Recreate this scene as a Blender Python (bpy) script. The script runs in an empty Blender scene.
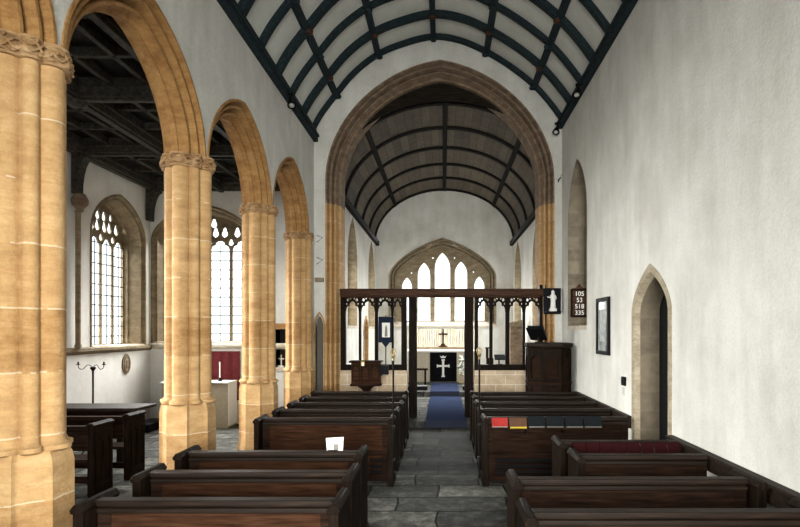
import bpy, bmesh, math, random
from mathutils import Matrix, Vector, noise
random.seed(7)
SC = bpy.context.scene
COL = SC.collection
PI = math.pi

# ------------------------------------------------------------------ camera, sky, exposure, daylight
cam_d = bpy.data.cameras.new('camera')
cam = bpy.data.objects.new('camera', cam_d); COL.objects.link(cam)
cam.location = (0, 0, 2.0); cam.rotation_euler = (PI/2, 0, 0)
cam_d.sensor_width = 36; cam_d.lens = 560/800*36
cam_d.shift_x = -43/800; cam_d.shift_y = 66.5/800
cam_d.clip_start = .05
SC.camera = cam
SC.view_settings.view_transform = 'Standard'; SC.view_settings.look = 'None'
SC.view_settings.gamma = 1; SC.view_settings.exposure = 0.0
SC.view_settings.use_curve_mapping = False
w = bpy.data.worlds.new('overcast_sky'); SC.world = w; w.use_nodes = True
bg = w.node_tree.nodes['Background']; bg.inputs[0].default_value = (.93, .97, 1, 1); bg.inputs[1].default_value = 2.6

def daylight(name, loc, rot, sx, sy, power, col=(1, .98, .95)):
    l = bpy.data.lights.new(name, 'AREA'); l.shape = 'RECTANGLE'; l.size = sx; l.size_y = sy
    l.energy = power; l.color = col; l.spread = R(85)
    o = bpy.data.objects.new(name, l); COL.objects.link(o); o.location = loc; o.rotation_euler = rot
    return o
R = math.radians
# sky light standing outside the windows, shining in through their glass
T = 28  # the sky stands high, so its light slopes down through the windows
daylight('daylight_west', (-.1, -3.3, 2.6), (R(90-6), 0, 0), 3.2, 3.0, 640)
daylight('daylight_south_west', (3.5, .9, 2.5), (0, R(90-12), 0), 2.4, 2.1, 110)
daylight('daylight_south_east', (3.5, 10.42, 3.7), (0, R(90-T), 0), 3.4, 1.7, 9)
daylight('daylight_north_a', (-7.0, 10.85, 3.3), (0, R(-90+T), 0), 3.2, 2.2, 420)
daylight('daylight_north_b', (-7.0, 7.6, 3.3), (0, R(-90+T), 0), 3.2, 2.2, 480)
daylight('daylight_north_c', (-7.0, 4.6, 3.3), (0, R(-90+T), 0), 3.2, 2.2, 520)
daylight('daylight_aisle_east', (-5.13, 12.7, 3.3), (R(-90+T+20), 0, 0), 2.0, 3.0, 300)
daylight('daylight_east', (0, 21.3, 3.8), (R(-90+T), 0, 0), 4.2, 3.6, 620)
for i, yy in enumerate((15.2, 19.2)):
    daylight('daylight_chancel_north', (-3.3, yy, 3.8), (0, R(-90+T+10), 0), 3.0, 1.7, 260)
    daylight('daylight_chancel_south', (3.4, yy, 3.8), (0, R(90-T-10), 0), 3.0, 1.7, 230)

# ------------------------------------------------------------------ materials
def nt(name):
    m = bpy.data.materials.new(name); m.use_nodes = True
    t = m.node_tree; b = t.nodes['Principled BSDF']
    return m, t, b
def N(t, typ, **kw):
    n = t.nodes.new(typ)
    for k, v in kw.items():
        if k.startswith('i_'): n.inputs[int(k[2:])].default_value = v
        else: setattr(n, k, v)
    return n
def ramp(t, fac, stops):
    r = N(t, 'ShaderNodeValToRGB'); e = r.color_ramp.elements
    while len(e) < len(stops): e.new(.5)
    for el, (p, c) in zip(e, stops): el.position = p; el.color = (*c, 1)
    t.links.new(fac, r.inputs[0]); return r.outputs[0]
def geo_pos(t):
    return N(t, 'ShaderNodeNewGeometry').outputs['Position']
def mapped(t, scale):
    mp = N(t, 'ShaderNodeMapping'); mp.inputs['Scale'].default_value = scale
    t.links.new(N(t, 'ShaderNodeTexCoord').outputs['Object'], mp.inputs[0]); return mp.outputs[0]
def noise_fac(t, vec, sc, det=5, rough=.6):
    n = N(t, 'ShaderNodeTexNoise'); n.inputs['Scale'].default_value = sc
    n.inputs['Detail'].default_value = det; n.inputs['Roughness'].default_value = rough
    t.links.new(vec, n.inputs['Vector']); return n.outputs[0]
def mixc(t, fac, a, b, mode='MIX'):
    m = N(t, 'ShaderNodeMix', data_type='RGBA', blend_type=mode)
    for s, v in ((m.inputs[0], fac), (m.inputs[6], a), (m.inputs[7], b)):
        if isinstance(v, bpy.types.NodeSocket): t.links.new(v, s)
        elif isinstance(v, (int, float)): s.default_value = v
        else: s.default_value = (*v, 1)
    return m.outputs[2]
def bump(t, b, h, st, dist=.02):
    n = N(t, 'ShaderNodeBump'); n.inputs['Strength'].default_value = st; n.inputs['Distance'].default_value = dist
    t.links.new(h, n.inputs['Height']); t.links.new(n.outputs[0], b.inputs['Normal'])
def math_(t, op, a, b=None):
    n = N(t, 'ShaderNodeMath', operation=op)
    for i, v in enumerate((a, b)):
        if v is None: continue
        if isinstance(v, bpy.types.NodeSocket): t.links.new(v, n.inputs[i])
        else: n.inputs[i].default_value = v
    return n.outputs[0]

def plaster(name, c1, c2, streak=.5, bs=.25):
    m, t, b = nt(name)
    p = geo_pos(t)
    mp = N(t, 'ShaderNodeMapping'); mp.inputs['Scale'].default_value = (1, 1, .18); t.links.new(p, mp.inputs[0])
    f1 = noise_fac(t, p, 1.3, 6, .65); f2 = noise_fac(t, mp.outputs[0], 3.2, 5, .6)
    f = math_(t, 'ADD', math_(t, 'MULTIPLY', f1, 1-streak), math_(t, 'MULTIPLY', f2, streak))
    c = ramp(t, f, [(.34, c1), (.62, c2)])
    c = mixc(t, .35, c, ramp(t, noise_fac(t, p, 45, 3, .8), [(.3, (.6, .6, .58)), (.65, (1, 1, 1))]), 'MULTIPLY')
    t.links.new(c, b.inputs['Base Color'])
    b.inputs['Roughness'].default_value = .92
    bump(t, b, noise_fac(t, p, 28, 6, .7), bs, .02)
    return m
def stone(name, dark, mid, light, joint=.0, sc=2.2, bs=.3, jcol=(.75, .66, .5)):
    m, t, b = nt(name)
    p = geo_pos(t)
    sep = N(t, 'ShaderNodeSeparateXYZ'); t.links.new(p, sep.inputs[0])
    mp = N(t, 'ShaderNodeMapping'); mp.inputs['Scale'].default_value = (1, 1, 3.2); t.links.new(p, mp.inputs[0])
    f = math_(t, 'ADD', math_(t, 'MULTIPLY', noise_fac(t, mp.outputs[0], sc, 6, .65), .6), math_(t, 'MULTIPLY', noise_fac(t, p, 9, 5, .7), .4))
    c = ramp(t, f, [(.37, dark), (.5, mid), (.64, light)])
    vein = N(t, 'ShaderNodeMapping'); vein.inputs['Scale'].default_value = (1, 1, 5); vein.inputs['Rotation'].default_value = (.15, .1, 0); t.links.new(p, vein.inputs[0])
    vf = noise_fac(t, vein.outputs[0], 2.6, 4, .55)
    c = mixc(t, math_(t, 'MULTIPLY', ramp(t, vf, [(.46, (0, 0, 0)), (.5, (1, 1, 1)), (.54, (0, 0, 0))]), .5), c, tuple(q*k for q, k in zip(mid, (.72, .55, .40))))
    c = mixc(t, .5, c, ramp(t, noise_fac(t, p, 55, 3, .8), [(.3, (.55, .53, .5)), (.7, (1, 1, 1))]), 'MULTIPLY')
    if joint > 0:
        wob = math_(t, 'MULTIPLY', noise_fac(t, p, 6, 3), .02)
        z = math_(t, 'ADD', sep.outputs[2], wob)
        fr = math_(t, 'FRACT', math_(t, 'DIVIDE', z, joint))
        line = math_(t, 'LESS_THAN', fr, .022/joint*.5)
        line = math_(t, 'MULTIPLY', line, math_(t, 'GREATER_THAN', noise_fac(t, p, 3.5, 3), .47))
        cell = N(t, 'ShaderNodeTexWhiteNoise', noise_dimensions='1D')
        t.links.new(math_(t, 'FLOOR', math_(t, 'DIVIDE', z, joint)), cell.inputs['W'])
        c = mixc(t, .35, c, ramp(t, cell.outputs[0], [(0, dark), (1, light)]))
        c = mixc(t, math_(t, 'MULTIPLY', line, .45), c, jcol)
    t.links.new(c, b.inputs['Base Color']); b.inputs['Roughness'].default_value = .88
    bump(t, b, noise_fac(t, p, 22, 6, .7), bs, .02)
    return m
def ashlar(name, c1, c2, mortar, bw, bh):
    m, t, b = nt(name)
    p = geo_pos(t); sep = N(t, 'ShaderNodeSeparateXYZ'); t.links.new(p, sep.inputs[0])
    cm = N(t, 'ShaderNodeCombineXYZ'); t.links.new(math_(t, 'ADD', sep.outputs[0], sep.outputs[1]), cm.inputs[0]); t.links.new(sep.outputs[2], cm.inputs[1])
    br = N(t, 'ShaderNodeTexBrick'); t.links.new(cm.outputs[0], br.inputs['Vector'])
    br.inputs['Color1'].default_value = (*c1, 1); br.inputs['Color2'].default_value = (*c2, 1); br.inputs['Mortar'].default_value = (*mortar, 1)
    br.inputs['Scale'].default_value = 1; br.inputs['Brick Width'].default_value = bw; br.inputs['Row Height'].default_value = bh
    br.inputs['Mortar Size'].default_value = .008
    f = noise_fac(t, p, 5, 6, .7)
    c = mixc(t, .38, br.outputs[0], ramp(t, f, [(.3, tuple(x*.5 for x in c1)), (.7, tuple(min(1, x*1.35) for x in c2))]))
    t.links.new(c, b.inputs['Base Color']); b.inputs['Roughness'].default_value = .9
    bump(t, b, noise_fac(t, p, 18, 6, .7), .35, .03)
    return m
def wood(name, dark, mid, light, grain=(1, 14, 14), rough=.42, bs=.15, sc=3.0, spec=.03):
    m, t, b = nt(name)
    v = mapped(t, grain)
    f = noise_fac(t, v, sc, 6, .65)
    t.links.new(ramp(t, f, [(.32, dark), (.52, mid), (.72, light)]), b.inputs['Base Color'])
    b.inputs['Roughness'].default_value = rough; b.inputs['Specular IOR Level'].default_value = spec
    bump(t, b, f, bs, .01)
    return m
def plain(name, c, rough=.6, metal=0, var=.12, sc=14):
    m, t, b = nt(name)
    f = noise_fac(t, N(t, 'ShaderNodeTexCoord').outputs['Object'], sc, 4)
    t.links.new(ramp(t, f, [(.3, tuple(x*(1-var) for x in c)), (.7, tuple(min(1, x*(1+var)) for x in c))]), b.inputs['Base Color'])
    b.inputs['Roughness'].default_value = rough; b.inputs['Metallic'].default_value = metal; b.inputs['Specular IOR Level'].default_value = .1
    return m

M = {}
M['plaster'] = plaster('white_limewash', (.50, .48, .435), (.70, .685, .645), .4, .5)
M['plaster_n'] = plaster('aisle_limewash', (.52, .51, .48), (.68, .67, .64), .3)
M['ceil'] = plaster('ceiling_plaster', (.50, .50, .46), (.62, .62, .575), .1, .1)
M['ham'] = stone('golden_hamstone', (0.2909, 0.1451, 0.0483), (0.4877, 0.2863, 0.1127), (0.6160, 0.4047, 0.1996), .43, 2.6, .5)
M['ham_cap'] = stone('carved_hamstone', (0.2280, 0.1261, 0.0507), (0.4085, 0.2436, 0.1092), (0.5510, 0.3654, 0.2028), 0, 5.0, .8)
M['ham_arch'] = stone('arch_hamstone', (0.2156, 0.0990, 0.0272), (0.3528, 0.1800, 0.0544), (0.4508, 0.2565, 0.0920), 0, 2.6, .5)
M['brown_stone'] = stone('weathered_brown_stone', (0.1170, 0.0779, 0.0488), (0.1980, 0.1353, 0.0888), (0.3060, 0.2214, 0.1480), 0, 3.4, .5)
M['grey_stone'] = stone('buff_window_stone', (0.1440, 0.1080, 0.0648), (0.2304, 0.1800, 0.1116), (0.3168, 0.2592, 0.1800), 0, 3.4)
M['sill'] = stone('pale_sill_stone', (.42, .37, .29), (.56, .50, .41), (.66, .61, .52), 0, 3.0)
M['ashlar'] = ashlar('buff_ashlar', (.42, .30, .19), (.60, .47, .33), (.74, .68, .58), .42, .21)
M['rubble'] = ashlar('doorway_masonry', (.11, .085, .058), (.22, .175, .12), (.19, .16, .12), .46, .24)
M['door_stone'] = stone('buff_door_stone', (.22, .18, .125), (.33, .28, .20), (.43, .375, .285), 0, 3.0)
M['shaded_aisle_stone'] = stone('shaded_aisle_window_stone', (.10, .072, .038), (.17, .125, .07), (.25, .195, .12), 0, 3.0)  # window stone darkened: shade on the aisle jambs put into the colour
M['oak'] = wood('dark_pew_oak', (0.0069, 0.0037, 0.0023), (0.0188, 0.0096, 0.0060), (0.0372, 0.0203, 0.0125), rough=.75)
M['oak_red'] = wood('reddish_pew_oak', (0.0148, 0.0062, 0.0032), (0.0386, 0.0163, 0.0085), (0.0669, 0.0297, 0.0154), rough=.75)
M['oak_top'] = wood('worn_rail_oak', (0.0058, 0.0031, 0.0020), (0.0129, 0.0071, 0.0043), (0.0297, 0.0174, 0.0108), rough=.6, spec=.14)
M['oak_z'] = wood('dark_screen_oak', (0.0040, 0.0025, 0.0019), (0.0099, 0.0060, 0.0040), (0.0228, 0.0138, 0.0094), (14, 14, 1), .55)
M['beam'] = wood('red_brown_beam_oak', (0.0241, 0.0110, 0.0069), (0.0585, 0.0275, 0.0165), (0.1031, 0.0536, 0.0330))
M['aisle_oak'] = wood('aisle_ceiling_oak', (.006, .006, .005), (.014, .013, .011), (.030, .028, .024), (6, 6, 6))
M['aisle_edge'] = wood('aisle_beam_oak', (.022, .021, .018), (.045, .042, .035), (.075, .07, .058), (6, 6, 6))
M['rib'] = wood('blue_green_rib_paint', (.010, .0155, .018), (.018, .027, .031), (.034, .046, .050), (8, 8, 8), .6)
M['black'] = plain('black_paint', (.004, .004, .005), .6)
M['blackcloth'] = plain('black_frontal_cloth', (.003, .003, .0035), .95)
M['iron'] = plain('black_iron', (.012, .011, .010), .45, .6)
M['white'] = plain('white_plaster_figure', (.78, .77, .73), .55, 0, .05)
M['linen'] = plain('white_linen', (.80, .79, .75), .85, 0, .04)
M['cream'] = plain('cream_curtain', (.74, .68, .56), .9, 0, .1, 5)
M['frontal'] = plain('oatmeal_frontal_cloth', (.50, .44, .34), .9, 0, .12)
M['red'] = plain('crimson_dossal', (.095, .014, .016), .9, 0, .2)
M['bookred'] = plain('red_book_cloth', (.30, .028, .024), .6)
M['darkred'] = plain('maroon_book_cloth', (.017, .0018, .0022), .9)
M['bookbrown'] = plain('brown_book_cloth', (.085, .042, .026), .6)
M['bookblack'] = plain('black_book_cloth', (.008, .010, .011), .5)
M['yellow'] = plain('yellow_page_edge', (.48, .33, .04), .7)
M['page'] = plain('white_paper', (.80, .79, .75), .8, 0, .03)
M['grey'] = plain('grey_print', (.22, .20, .17), .8)
M['brass'] = plain('old_brass', (.55, .42, .20), .3, .9)
M['silver'] = plain('silver_grey_metal', (.6, .6, .58), .3, .8)
M['picture_print'] = plain('grey_engraving', (.33, .34, .33), .7, 0, .35, 9)
M['notice'] = plain('pale_notice', (.50, .49, .46), .8)
M['oatmeal'] = plain('oatmeal_cloth', (.36, .30, .215), .9)
M['heater'] = plain('dark_heater_enamel', (.008, .007, .007), .85)
M['navy'] = plain('navy_banner_cloth', (.012, .018, .036), .9)
M['flag'] = None
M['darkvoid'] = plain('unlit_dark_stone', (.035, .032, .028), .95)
M['leaf'] = plain('green_leaves', (.05, .09, .03), .7)

m, t, b = nt('blue_carpet')
f = noise_fac(t, geo_pos(t), 60, 4, .7)
t.links.new(ramp(t, f, [(.3, (.015, .020, .042)), (.7, (.036, .047, .088))]), b.inputs['Base Color']); b.inputs['Specular IOR Level'].default_value = 0; b.inputs['Roughness'].default_value = .95
bump(t, b, f, .3, .01); M['carpet'] = m
m, t, b = nt('shaded_carpet_edge'); b.inputs['Base Color'].default_value = (.010, .013, .028, 1); b.inputs['Roughness'].default_value = .95; M['carpet_shaded'] = m  # carpet blue darkened to paint the shade on the step risers

# flagstones
m, t, b = nt('flagstones')
p = geo_pos(t)
wob = N(t, 'ShaderNodeTexNoise'); wob.inputs['Scale'].default_value = 1.6; t.links.new(p, wob.inputs['Vector'])
va = N(t, 'ShaderNodeVectorMath', operation='MULTIPLY_ADD'); va.inputs[1].default_value = (.12, .12, 0)
t.links.new(wob.outputs['Color'], va.inputs[0]); t.links.new(p, va.inputs[2])
br = N(t, 'ShaderNodeTexBrick'); t.links.new(va.outputs[0], br.inputs['Vector'])
br.offset = .37; br.squash = 1.5; br.squash_frequency = 3
br.inputs['Color1'].default_value = (.042, .042, .040, 1); br.inputs['Color2'].default_value = (.125, .123, .114, 1); br.inputs['Mortar'].default_value = (.010, .010, .0095, 1)
br.inputs['Scale'].default_value = 1; br.inputs['Brick Width'].default_value = .85; br.inputs['Row Height'].default_value = .52; br.inputs['Mortar Size'].default_value = .014; br.inputs['Bias'].default_value = -.1
f = noise_fac(t, p, 5.5, 7, .75)
c = mixc(t, .8, br.outputs[0], ramp(t, f, [(.36, (.22, .22, .215)), (.5, (.75, .75, .73)), (.64, (1.8, 1.77, 1.66))]), 'MULTIPLY')
b.inputs['Specular IOR Level'].default_value = .03
t.links.new(c, b.inputs['Base Color'])
t.links.new(ramp(t, f, [(.35, (.7,)*3), (.65, (.9,)*3)]), b.inputs['Roughness'])
bump(t, b, math_(t, 'ADD', noise_fac(t, p, 9, 6, .7), math_(t, 'MULTIPLY', br.outputs['Fac'], -.6)), .45, .03)
M['floor'] = m

# boarded chancel vault: boards run along the vault, seams follow its angle
m, t, b = nt('weathered_vault_boards')
p = geo_pos(t); sep = N(t, 'ShaderNodeSeparateXYZ'); t.links.new(p, sep.inputs[0])
ang = math_(t, 'ARCTAN2', math_(t, 'SUBTRACT', sep.outputs[2], 4.9), math_(t, 'SUBTRACT', sep.outputs[0], .05))
bd = math_(t, 'MULTIPLY', ang, 11.0)
cell = N(t, 'ShaderNodeTexWhiteNoise', noise_dimensions='2D')
cv = N(t, 'ShaderNodeCombineXYZ'); t.links.new(math_(t, 'FLOOR', bd), cv.inputs[0]); t.links.new(math_(t, 'FLOOR', math_(t, 'MULTIPLY', sep.outputs[1], .645)), cv.inputs[1])
t.links.new(cv.outputs[0], cell.inputs['Vector'])
f = noise_fac(t, p, 5, 6, .7)
c = mixc(t, .45, ramp(t, cell.outputs[0], [(0, (.046, .036, .026)), (1, (.125, .098, .070))]), ramp(t, f, [(.3, (.033, .026, .019)), (.7, (.15, .118, .086))]))
seam = math_(t, 'LESS_THAN', math_(t, 'FRACT', bd), .06)
c = mixc(t, math_(t, 'MULTIPLY', seam, .8), c, (.02, .017, .014))
t.links.new(c, b.inputs['Base Color']); b.inputs['Roughness'].default_value = .85; M['vault'] = m
M['vault_rib'] = wood('dark_vault_ribs', (0.0066, 0.0060, 0.0055), (0.0143, 0.0127, 0.0116), (0.0264, 0.0231, 0.0204), (8, 8, 8), .7)
M['tymp'] = wood('dark_tympanum_boards', (.008, .006, .005), (.017, .013, .010), (.030, .024, .019), (1, 8, 12), .9)

# clear old glass: lets daylight through, glints a little
m = bpy.data.materials.new('clear_leaded_glass'); m.use_nodes = True; t = m.node_tree
t.nodes.remove(t.nodes['Principled BSDF'])
tr = N(t, 'ShaderNodeBsdfTransparent'); tr.inputs[0].default_value = (.96, .98, .97, 1)
gl = N(t, 'ShaderNodeBsdfGlossy'); gl.inputs['Roughness'].default_value = .1
f = noise_fac(t, geo_pos(t), 5, 2)
mx = N(t, 'ShaderNodeMixShader'); t.links.new(math_(t, 'MULTIPLY', f, .08), mx.inputs[0]); t.links.new(tr.outputs[0], mx.inputs[1]); t.links.new(gl.outputs[0], mx.inputs[2])
t.links.new(mx.outputs[0], t.nodes['Material Output'].inputs[0]); M['glass'] = m
m, t, b = nt('picture_glass'); b.inputs['Base Color'].default_value = (.30, .31, .30, 1); b.inputs['Roughness'].default_value = .06
f = noise_fac(t, geo_pos(t), 6, 3); t.links.new(ramp(t, f, [(.4, (.20, .21, .20)), (.6, (.42, .43, .42))]), b.inputs['Base Color']); M['picglass'] = m

# ------------------------------------------------------------------ mesh builder
def abs_loc(o):
    v = Vector((0, 0, 0))
    while o is not None: v += o.location; o = o.parent
    return v
class MB:
    def __init__(s, F=None): s.bm = bmesh.new(); s.F = F or Matrix.Identity(4)
    def v(s, p): return s.bm.verts.new(s.F @ Vector(p))
    def face(s, vs):
        try: return s.bm.faces.new(vs)
        except ValueError: return None
    def box(s, x0, x1, y0, y1, z0, z1):
        p = [s.v((x, y, z)) for z in (z0, z1) for y in (y0, y1) for x in (x0, x1)]
        for q in ((0, 1, 3, 2), (4, 6, 7, 5), (0, 4, 5, 1), (2, 3, 7, 6), (0, 2, 6, 4), (1, 5, 7, 3)): s.face([p[i] for i in q])
        return s
    def loft(s, rings, cap=True, close=True):
        V = [[s.v(p) for p in r] for r in rings]; n = len(V[0])
        for a, b_ in zip(V, V[1:]):
            for i in range(n if close else n-1):
                j = (i+1) % n; s.face([a[i], a[j], b_[j], b_[i]])
        if cap and close: s.face(list(reversed(V[0]))); s.face(V[-1])
        return s
    def lathe(s, prof, c=(0, 0, 0), n=20, sx=1, sy=1):
        rings = [[(c[0]+r*sx*math.cos(2*PI*i/n), c[1]+r*sy*math.sin(2*PI*i/n), c[2]+z) for i in range(n)] for r, z in prof]
        return s.loft(rings)
    def tube(s, pts, r, n=8, close=False):
        pts = [Vector(p) for p in pts]; rings = []; m_ = len(pts)
        for i, p in enumerate(pts):
            if close: d = pts[(i+1) % m_]-pts[i-1]
            else: d = pts[min(i+1, m_-1)]-pts[max(i-1, 0)]
            d.normalize(); a = Vector((0, 0, 1)) if abs(d.z) < .9 else Vector((1, 0, 0))
            u = d.cross(a).normalized(); w_ = d.cross(u)
            rr = r(i/(m_-1)) if callable(r) else r
            rings.append([p+(u*math.cos(2*PI*k/n)+w_*math.sin(2*PI*k/n))*rr for k in range(n)])
        if close: rings.append(rings[0])
        return s.loft(rings, cap=not close)
    def ball(s, c, rx, ry=None, rz=None, n=12, m_=8, rot=None):
        ry = ry or rx; rz = rz or rx; rings = []
        for j in range(m_+1):
            a = PI*j/m_; sr = max(math.sin(a), .02)
            ring = []
            for i in range(n):
                q = Vector((rx*sr*math.cos(2*PI*i/n), ry*sr*math.sin(2*PI*i/n), -rz*math.cos(a)))
                if rot: q = rot @ q
                ring.append(q+Vector(c))
            rings.append(ring)
        return s.loft(rings)
    def plate(s, outer, holes, d0, d1):
        cu = bpy.data.curves.new('tmp', 'CURVE'); cu.dimensions = '2D'; cu.fill_mode = 'BOTH'; cu.extrude = abs(d1-d0)/2
        for poly in [outer]+list(holes):
            sp = cu.splines.new('POLY'); sp.points.add(len(poly)-1); sp.use_cyclic_u = True
            for q, (a, b_) in zip(sp.points, poly): q.co = (a, b_, 0, 1)
        ob = bpy.data.objects.new('tmp', cu); COL.objects.link(ob)
        me = bpy.data.meshes.new_from_object(ob); dm = (d0+d1)/2
        vs = [s.v((q.co.x, dm-q.co.z, q.co.y)) for q in me.vertices]
        for f_ in me.polygons: s.face([vs[i] for i in f_.vertices])
        bpy.data.objects.remove(ob); bpy.data.curves.remove(cu); bpy.data.meshes.remove(me)
        return s
    def build(s, name, mat, parent=None, bev=0, smooth=35, origin=None, local=False):
        bmesh.ops.remove_doubles(s.bm, verts=s.bm.verts, dist=1e-5)
        bmesh.ops.recalc_face_normals(s.bm, faces=s.bm.faces)
        me = bpy.data.meshes.new(name); s.bm.to_mesh(me); s.bm.free()
        if parent is not None and not local: me.transform(Matrix.Translation(-abs_loc(parent)))
        elif origin is not None: me.transform(Matrix.Translation(-Vector(origin)))
        me.materials.append(mat)
        if smooth:
            for f_ in me.polygons: f_.use_smooth = True
            me.set_sharp_from_angle(angle=R(smooth))
        o = bpy.data.objects.new(name, me); COL.objects.link(o); o.parent = parent
        if parent is None and origin is not None: o.location = origin
        if bev:
            bm_ = o.modifiers.new('bevel', 'BEVEL'); bm_.width = bev; bm_.segments = 2; bm_.limit_method = 'ANGLE'; bm_.angle_limit = R(40)
        return o
def tag(o, label=None, cat=None, group=None, kind=None):
    if label: o['label'] = label
    if cat: o['category'] = cat
    if group: o['group'] = group
    if kind: o['kind'] = kind
    return o
def thing(name, loc, label, cat, group=None):
    o = bpy.data.objects.new(name, None); COL.objects.link(o); o.location = loc; o.empty_display_size = .1
    return tag(o, label, cat, group)
def struct(o): o['kind'] = 'structure'; return o
def sroot(name, loc=(0, 0, 0)):
    o = bpy.data.objects.new(name, None); COL.objects.link(o); o.location = loc; o['kind'] = 'structure'; return o

# frames: local (u, d, z), d = depth into the wall away from the room
def F_east(y): return Matrix(((1, 0, 0, 0), (0, 1, 0, y), (0, 0, 1, 0), (0, 0, 0, 1)))
def F_west(y): return Matrix(((1, 0, 0, 0), (0, -1, 0, y), (0, 0, 1, 0), (0, 0, 0, 1)))
def F_north(x): return Matrix(((0, -1, 0, x), (1, 0, 0, 0), (0, 0, 1, 0), (0, 0, 0, 1)))
def F_south(x): return Matrix(((0, 1, 0, x), (1, 0, 0, 0), (0, 0, 1, 0), (0, 0, 0, 1)))

def arch(w, h, k=None, n=24):
    """points (du, dz) of a pointed arch from -w to w; k None = two-centred"""
    out = []
    for i in range(n+1):
        u = -w*math.cos(PI*i/n); a = abs(u)
        if k is None and h >= w:
            Rr = (w*w+h*h)/(2*w); z = math.sqrt(max(0, Rr*Rr-(a+Rr-w)**2))
        else:
            kk = .15 if k is None else k; tt = a/w; z = h*((1-kk)*math.sqrt(max(0, 1-tt*tt))+kk*(1-tt))
        out.append((u, z))
    return out
def opening(c, z0, zs, w, h, k=None, n=24):
    return [(c-w, z0)]+[(c+u, zs+z) for u, z in arch(w, h, k, n)]+[(c+w, z0)]
def moulding(mb, c, z0, zs, w, h, k, prof, jambs=True, n=32, hk=1.05, arch_only=True):
    """sweep a closed profile [(inset, depth)] round an arched opening"""
    rings = []; cols = []
    for r, d in prof:
        pts = [(c+u, d, zs+z) for u, z in arch(w-r, h-r*hk, k, n)]
        if jambs: pts = [(c-w+r, d, z0)]+pts+[(c+w-r, d, z0)]
        cols.append(pts)
    for i in range(len(cols[0])): rings.append([cl[i] for cl in cols])
    mb.loft(rings); return mb
def cusped(c, zs, w, h, depth=.26, n=28):
    pts = arch(w, h, None if h >= w else .3, n); out = []
    for i, (u, z) in enumerate(pts):
        s_ = i/n
        k = 1-depth*sum(math.exp(-((s_-q)/.055)**2) for q in (.27, .73))
        cz = h*.25
        out.append((c+u*k, zs+cz+(z-cz)*k if z > cz else zs+z))
    return out
def circle(c, z, r, n=14, ry=None): return [(c+r*math.cos(2*PI*i/n), z+(ry or r)*math.sin(2*PI*i/n)) for i in range(n)]
def dagger(c, z, w, h, n=16):
    return [(c+w*math.sin(2*PI*i/n)*(1+.25*math.cos(6*PI*i/n)), z+h*math.cos(2*PI*i/n)) for i in range(n)]
def catmull(P, per=6):
    out = []
    for i in range(len(P)-1):
        p0, p1, p2, p3 = P[max(i-1, 0)], P[i], P[i+1], P[min(i+2, len(P)-1)]
        for s_ in range(per):
            t_ = s_/per
            out.append(tuple(.5*((2*b_)+(-a+c_)*t_+(2*a-5*b_+4*c_-d_)*t_*t_+(-a+3*b_-3*c_+d_)*t_**3) for a, b_, c_, d_ in zip(p0, p1, p2, p3)))
    out.append(P[-1]); return out

# ------------------------------------------------------------------ setting: floors
YW, YE = -2.5, 11.72
XL, XR = -2.70, 2.49
struct(MB().box(-6.8, 3.3, -3, 11.43, -.2, 0).box(-6.8, -2.3, 11.43, 12.4, -.2, 0).box(2.0, 3.3, 11.43, 12.4, -.2, 0).build('floor', M['floor'], smooth=0))
struct(MB().box(-2.3, 2.0, 11.43, 12.5, -.2, .14).box(-2.45, 2.56, 12.5, 15.6, -.2, .14).build('floor_chancel', M['floor'], smooth=0))
struct(MB().box(-2.45, 2.56, 15.6, 20.5, -.2, .28).build('floor_sanctuary', M['floor'], smooth=0))

# nave ceiling profile (undersides of ribs)
PROF = catmull([(-2.72, 6.0), (-2.5, 6.42), (-2.18, 6.85), (-1.8, 7.30), (-1.32, 7.67), (-.8, 7.89), (-.2, 8.03), (.35, 7.95), (.88, 7.72), (1.4, 7.40), (1.86, 7.03), (2.2, 6.65), (2.49, 6.25)], 5)
def normals(P):
    out = []
    for i in range(len(P)):
        a, b_ = P[max(i-1, 0)], P[min(i+1, len(P)-1)]; d = Vector((b_[0]-a[0], b_[1]-a[1])).normalized()
        out.append((-d.y, d.x))
    return out
PN = normals(PROF)
def off(P, Nn, e): return [(p[0]+n_[0]*e, p[1]+n_[1]*e) for p, n_ in zip(P, Nn)]
def sheet(mb, P, Nn, e0, e1, y0, y1):
    a, b_ = off(P, Nn, e0), off(P, Nn, e1)
    mb.loft([[(a[i][0], y0, a[i][1]), (a[i][0], y1, a[i][1]), (b_[i][0], y1, b_[i][1]), (b_[i][0], y0, b_[i][1])] for i in range(len(P))]); return mb
CEIL = struct(sheet(MB(), PROF, PN, .10, .22, YW-.1, YE).build('ceiling', M['ceil']))
for i in range(9):
    y = 11.62-.84*i
    wd = .07 if i % 2 else .055
    sheet(MB(), PROF, PN, 0 if i % 2 else .015, .12, y-wd, y+wd).build('rib', M['rib'], CEIL)
def near(P, x): return min(range(len(P)), key=lambda i: abs(P[i][0]-x))
def bar_along(mb, p, n_, half, e0, e1, y0, y1):
    t_ = (n_[1], -n_[0])
    q = [(p[0]+t_[0]*s_*half+n_[0]*e, p[1]+t_[1]*s_*half+n_[1]*e) for s_, e in ((-1, e0), (1, e0), (1, e1), (-1, e1))]
    mb.loft([[(a, y0, c_) for a, c_ in q], [(a, y1, c_) for a, c_ in q]]); return mb
for x in (-2.18, -1.32, -.2, .88, 1.86):
    i = near(PROF, x)
    bar_along(MB(), PROF[i], PN[i], .055, .01, .12, 3.5, YE-.02).build('purlin', M['rib'], CEIL)
    for k in range(7):
        y = 11.62-.84*k
        MB().ball((PROF[i][0]-PN[i][0]*.005, y, PROF[i][1]-PN[i][1]*.005), .07, .07, .045, 10, 6).build('boss', M['beam'] if k % 2 else M['rib'], CEIL)
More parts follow.
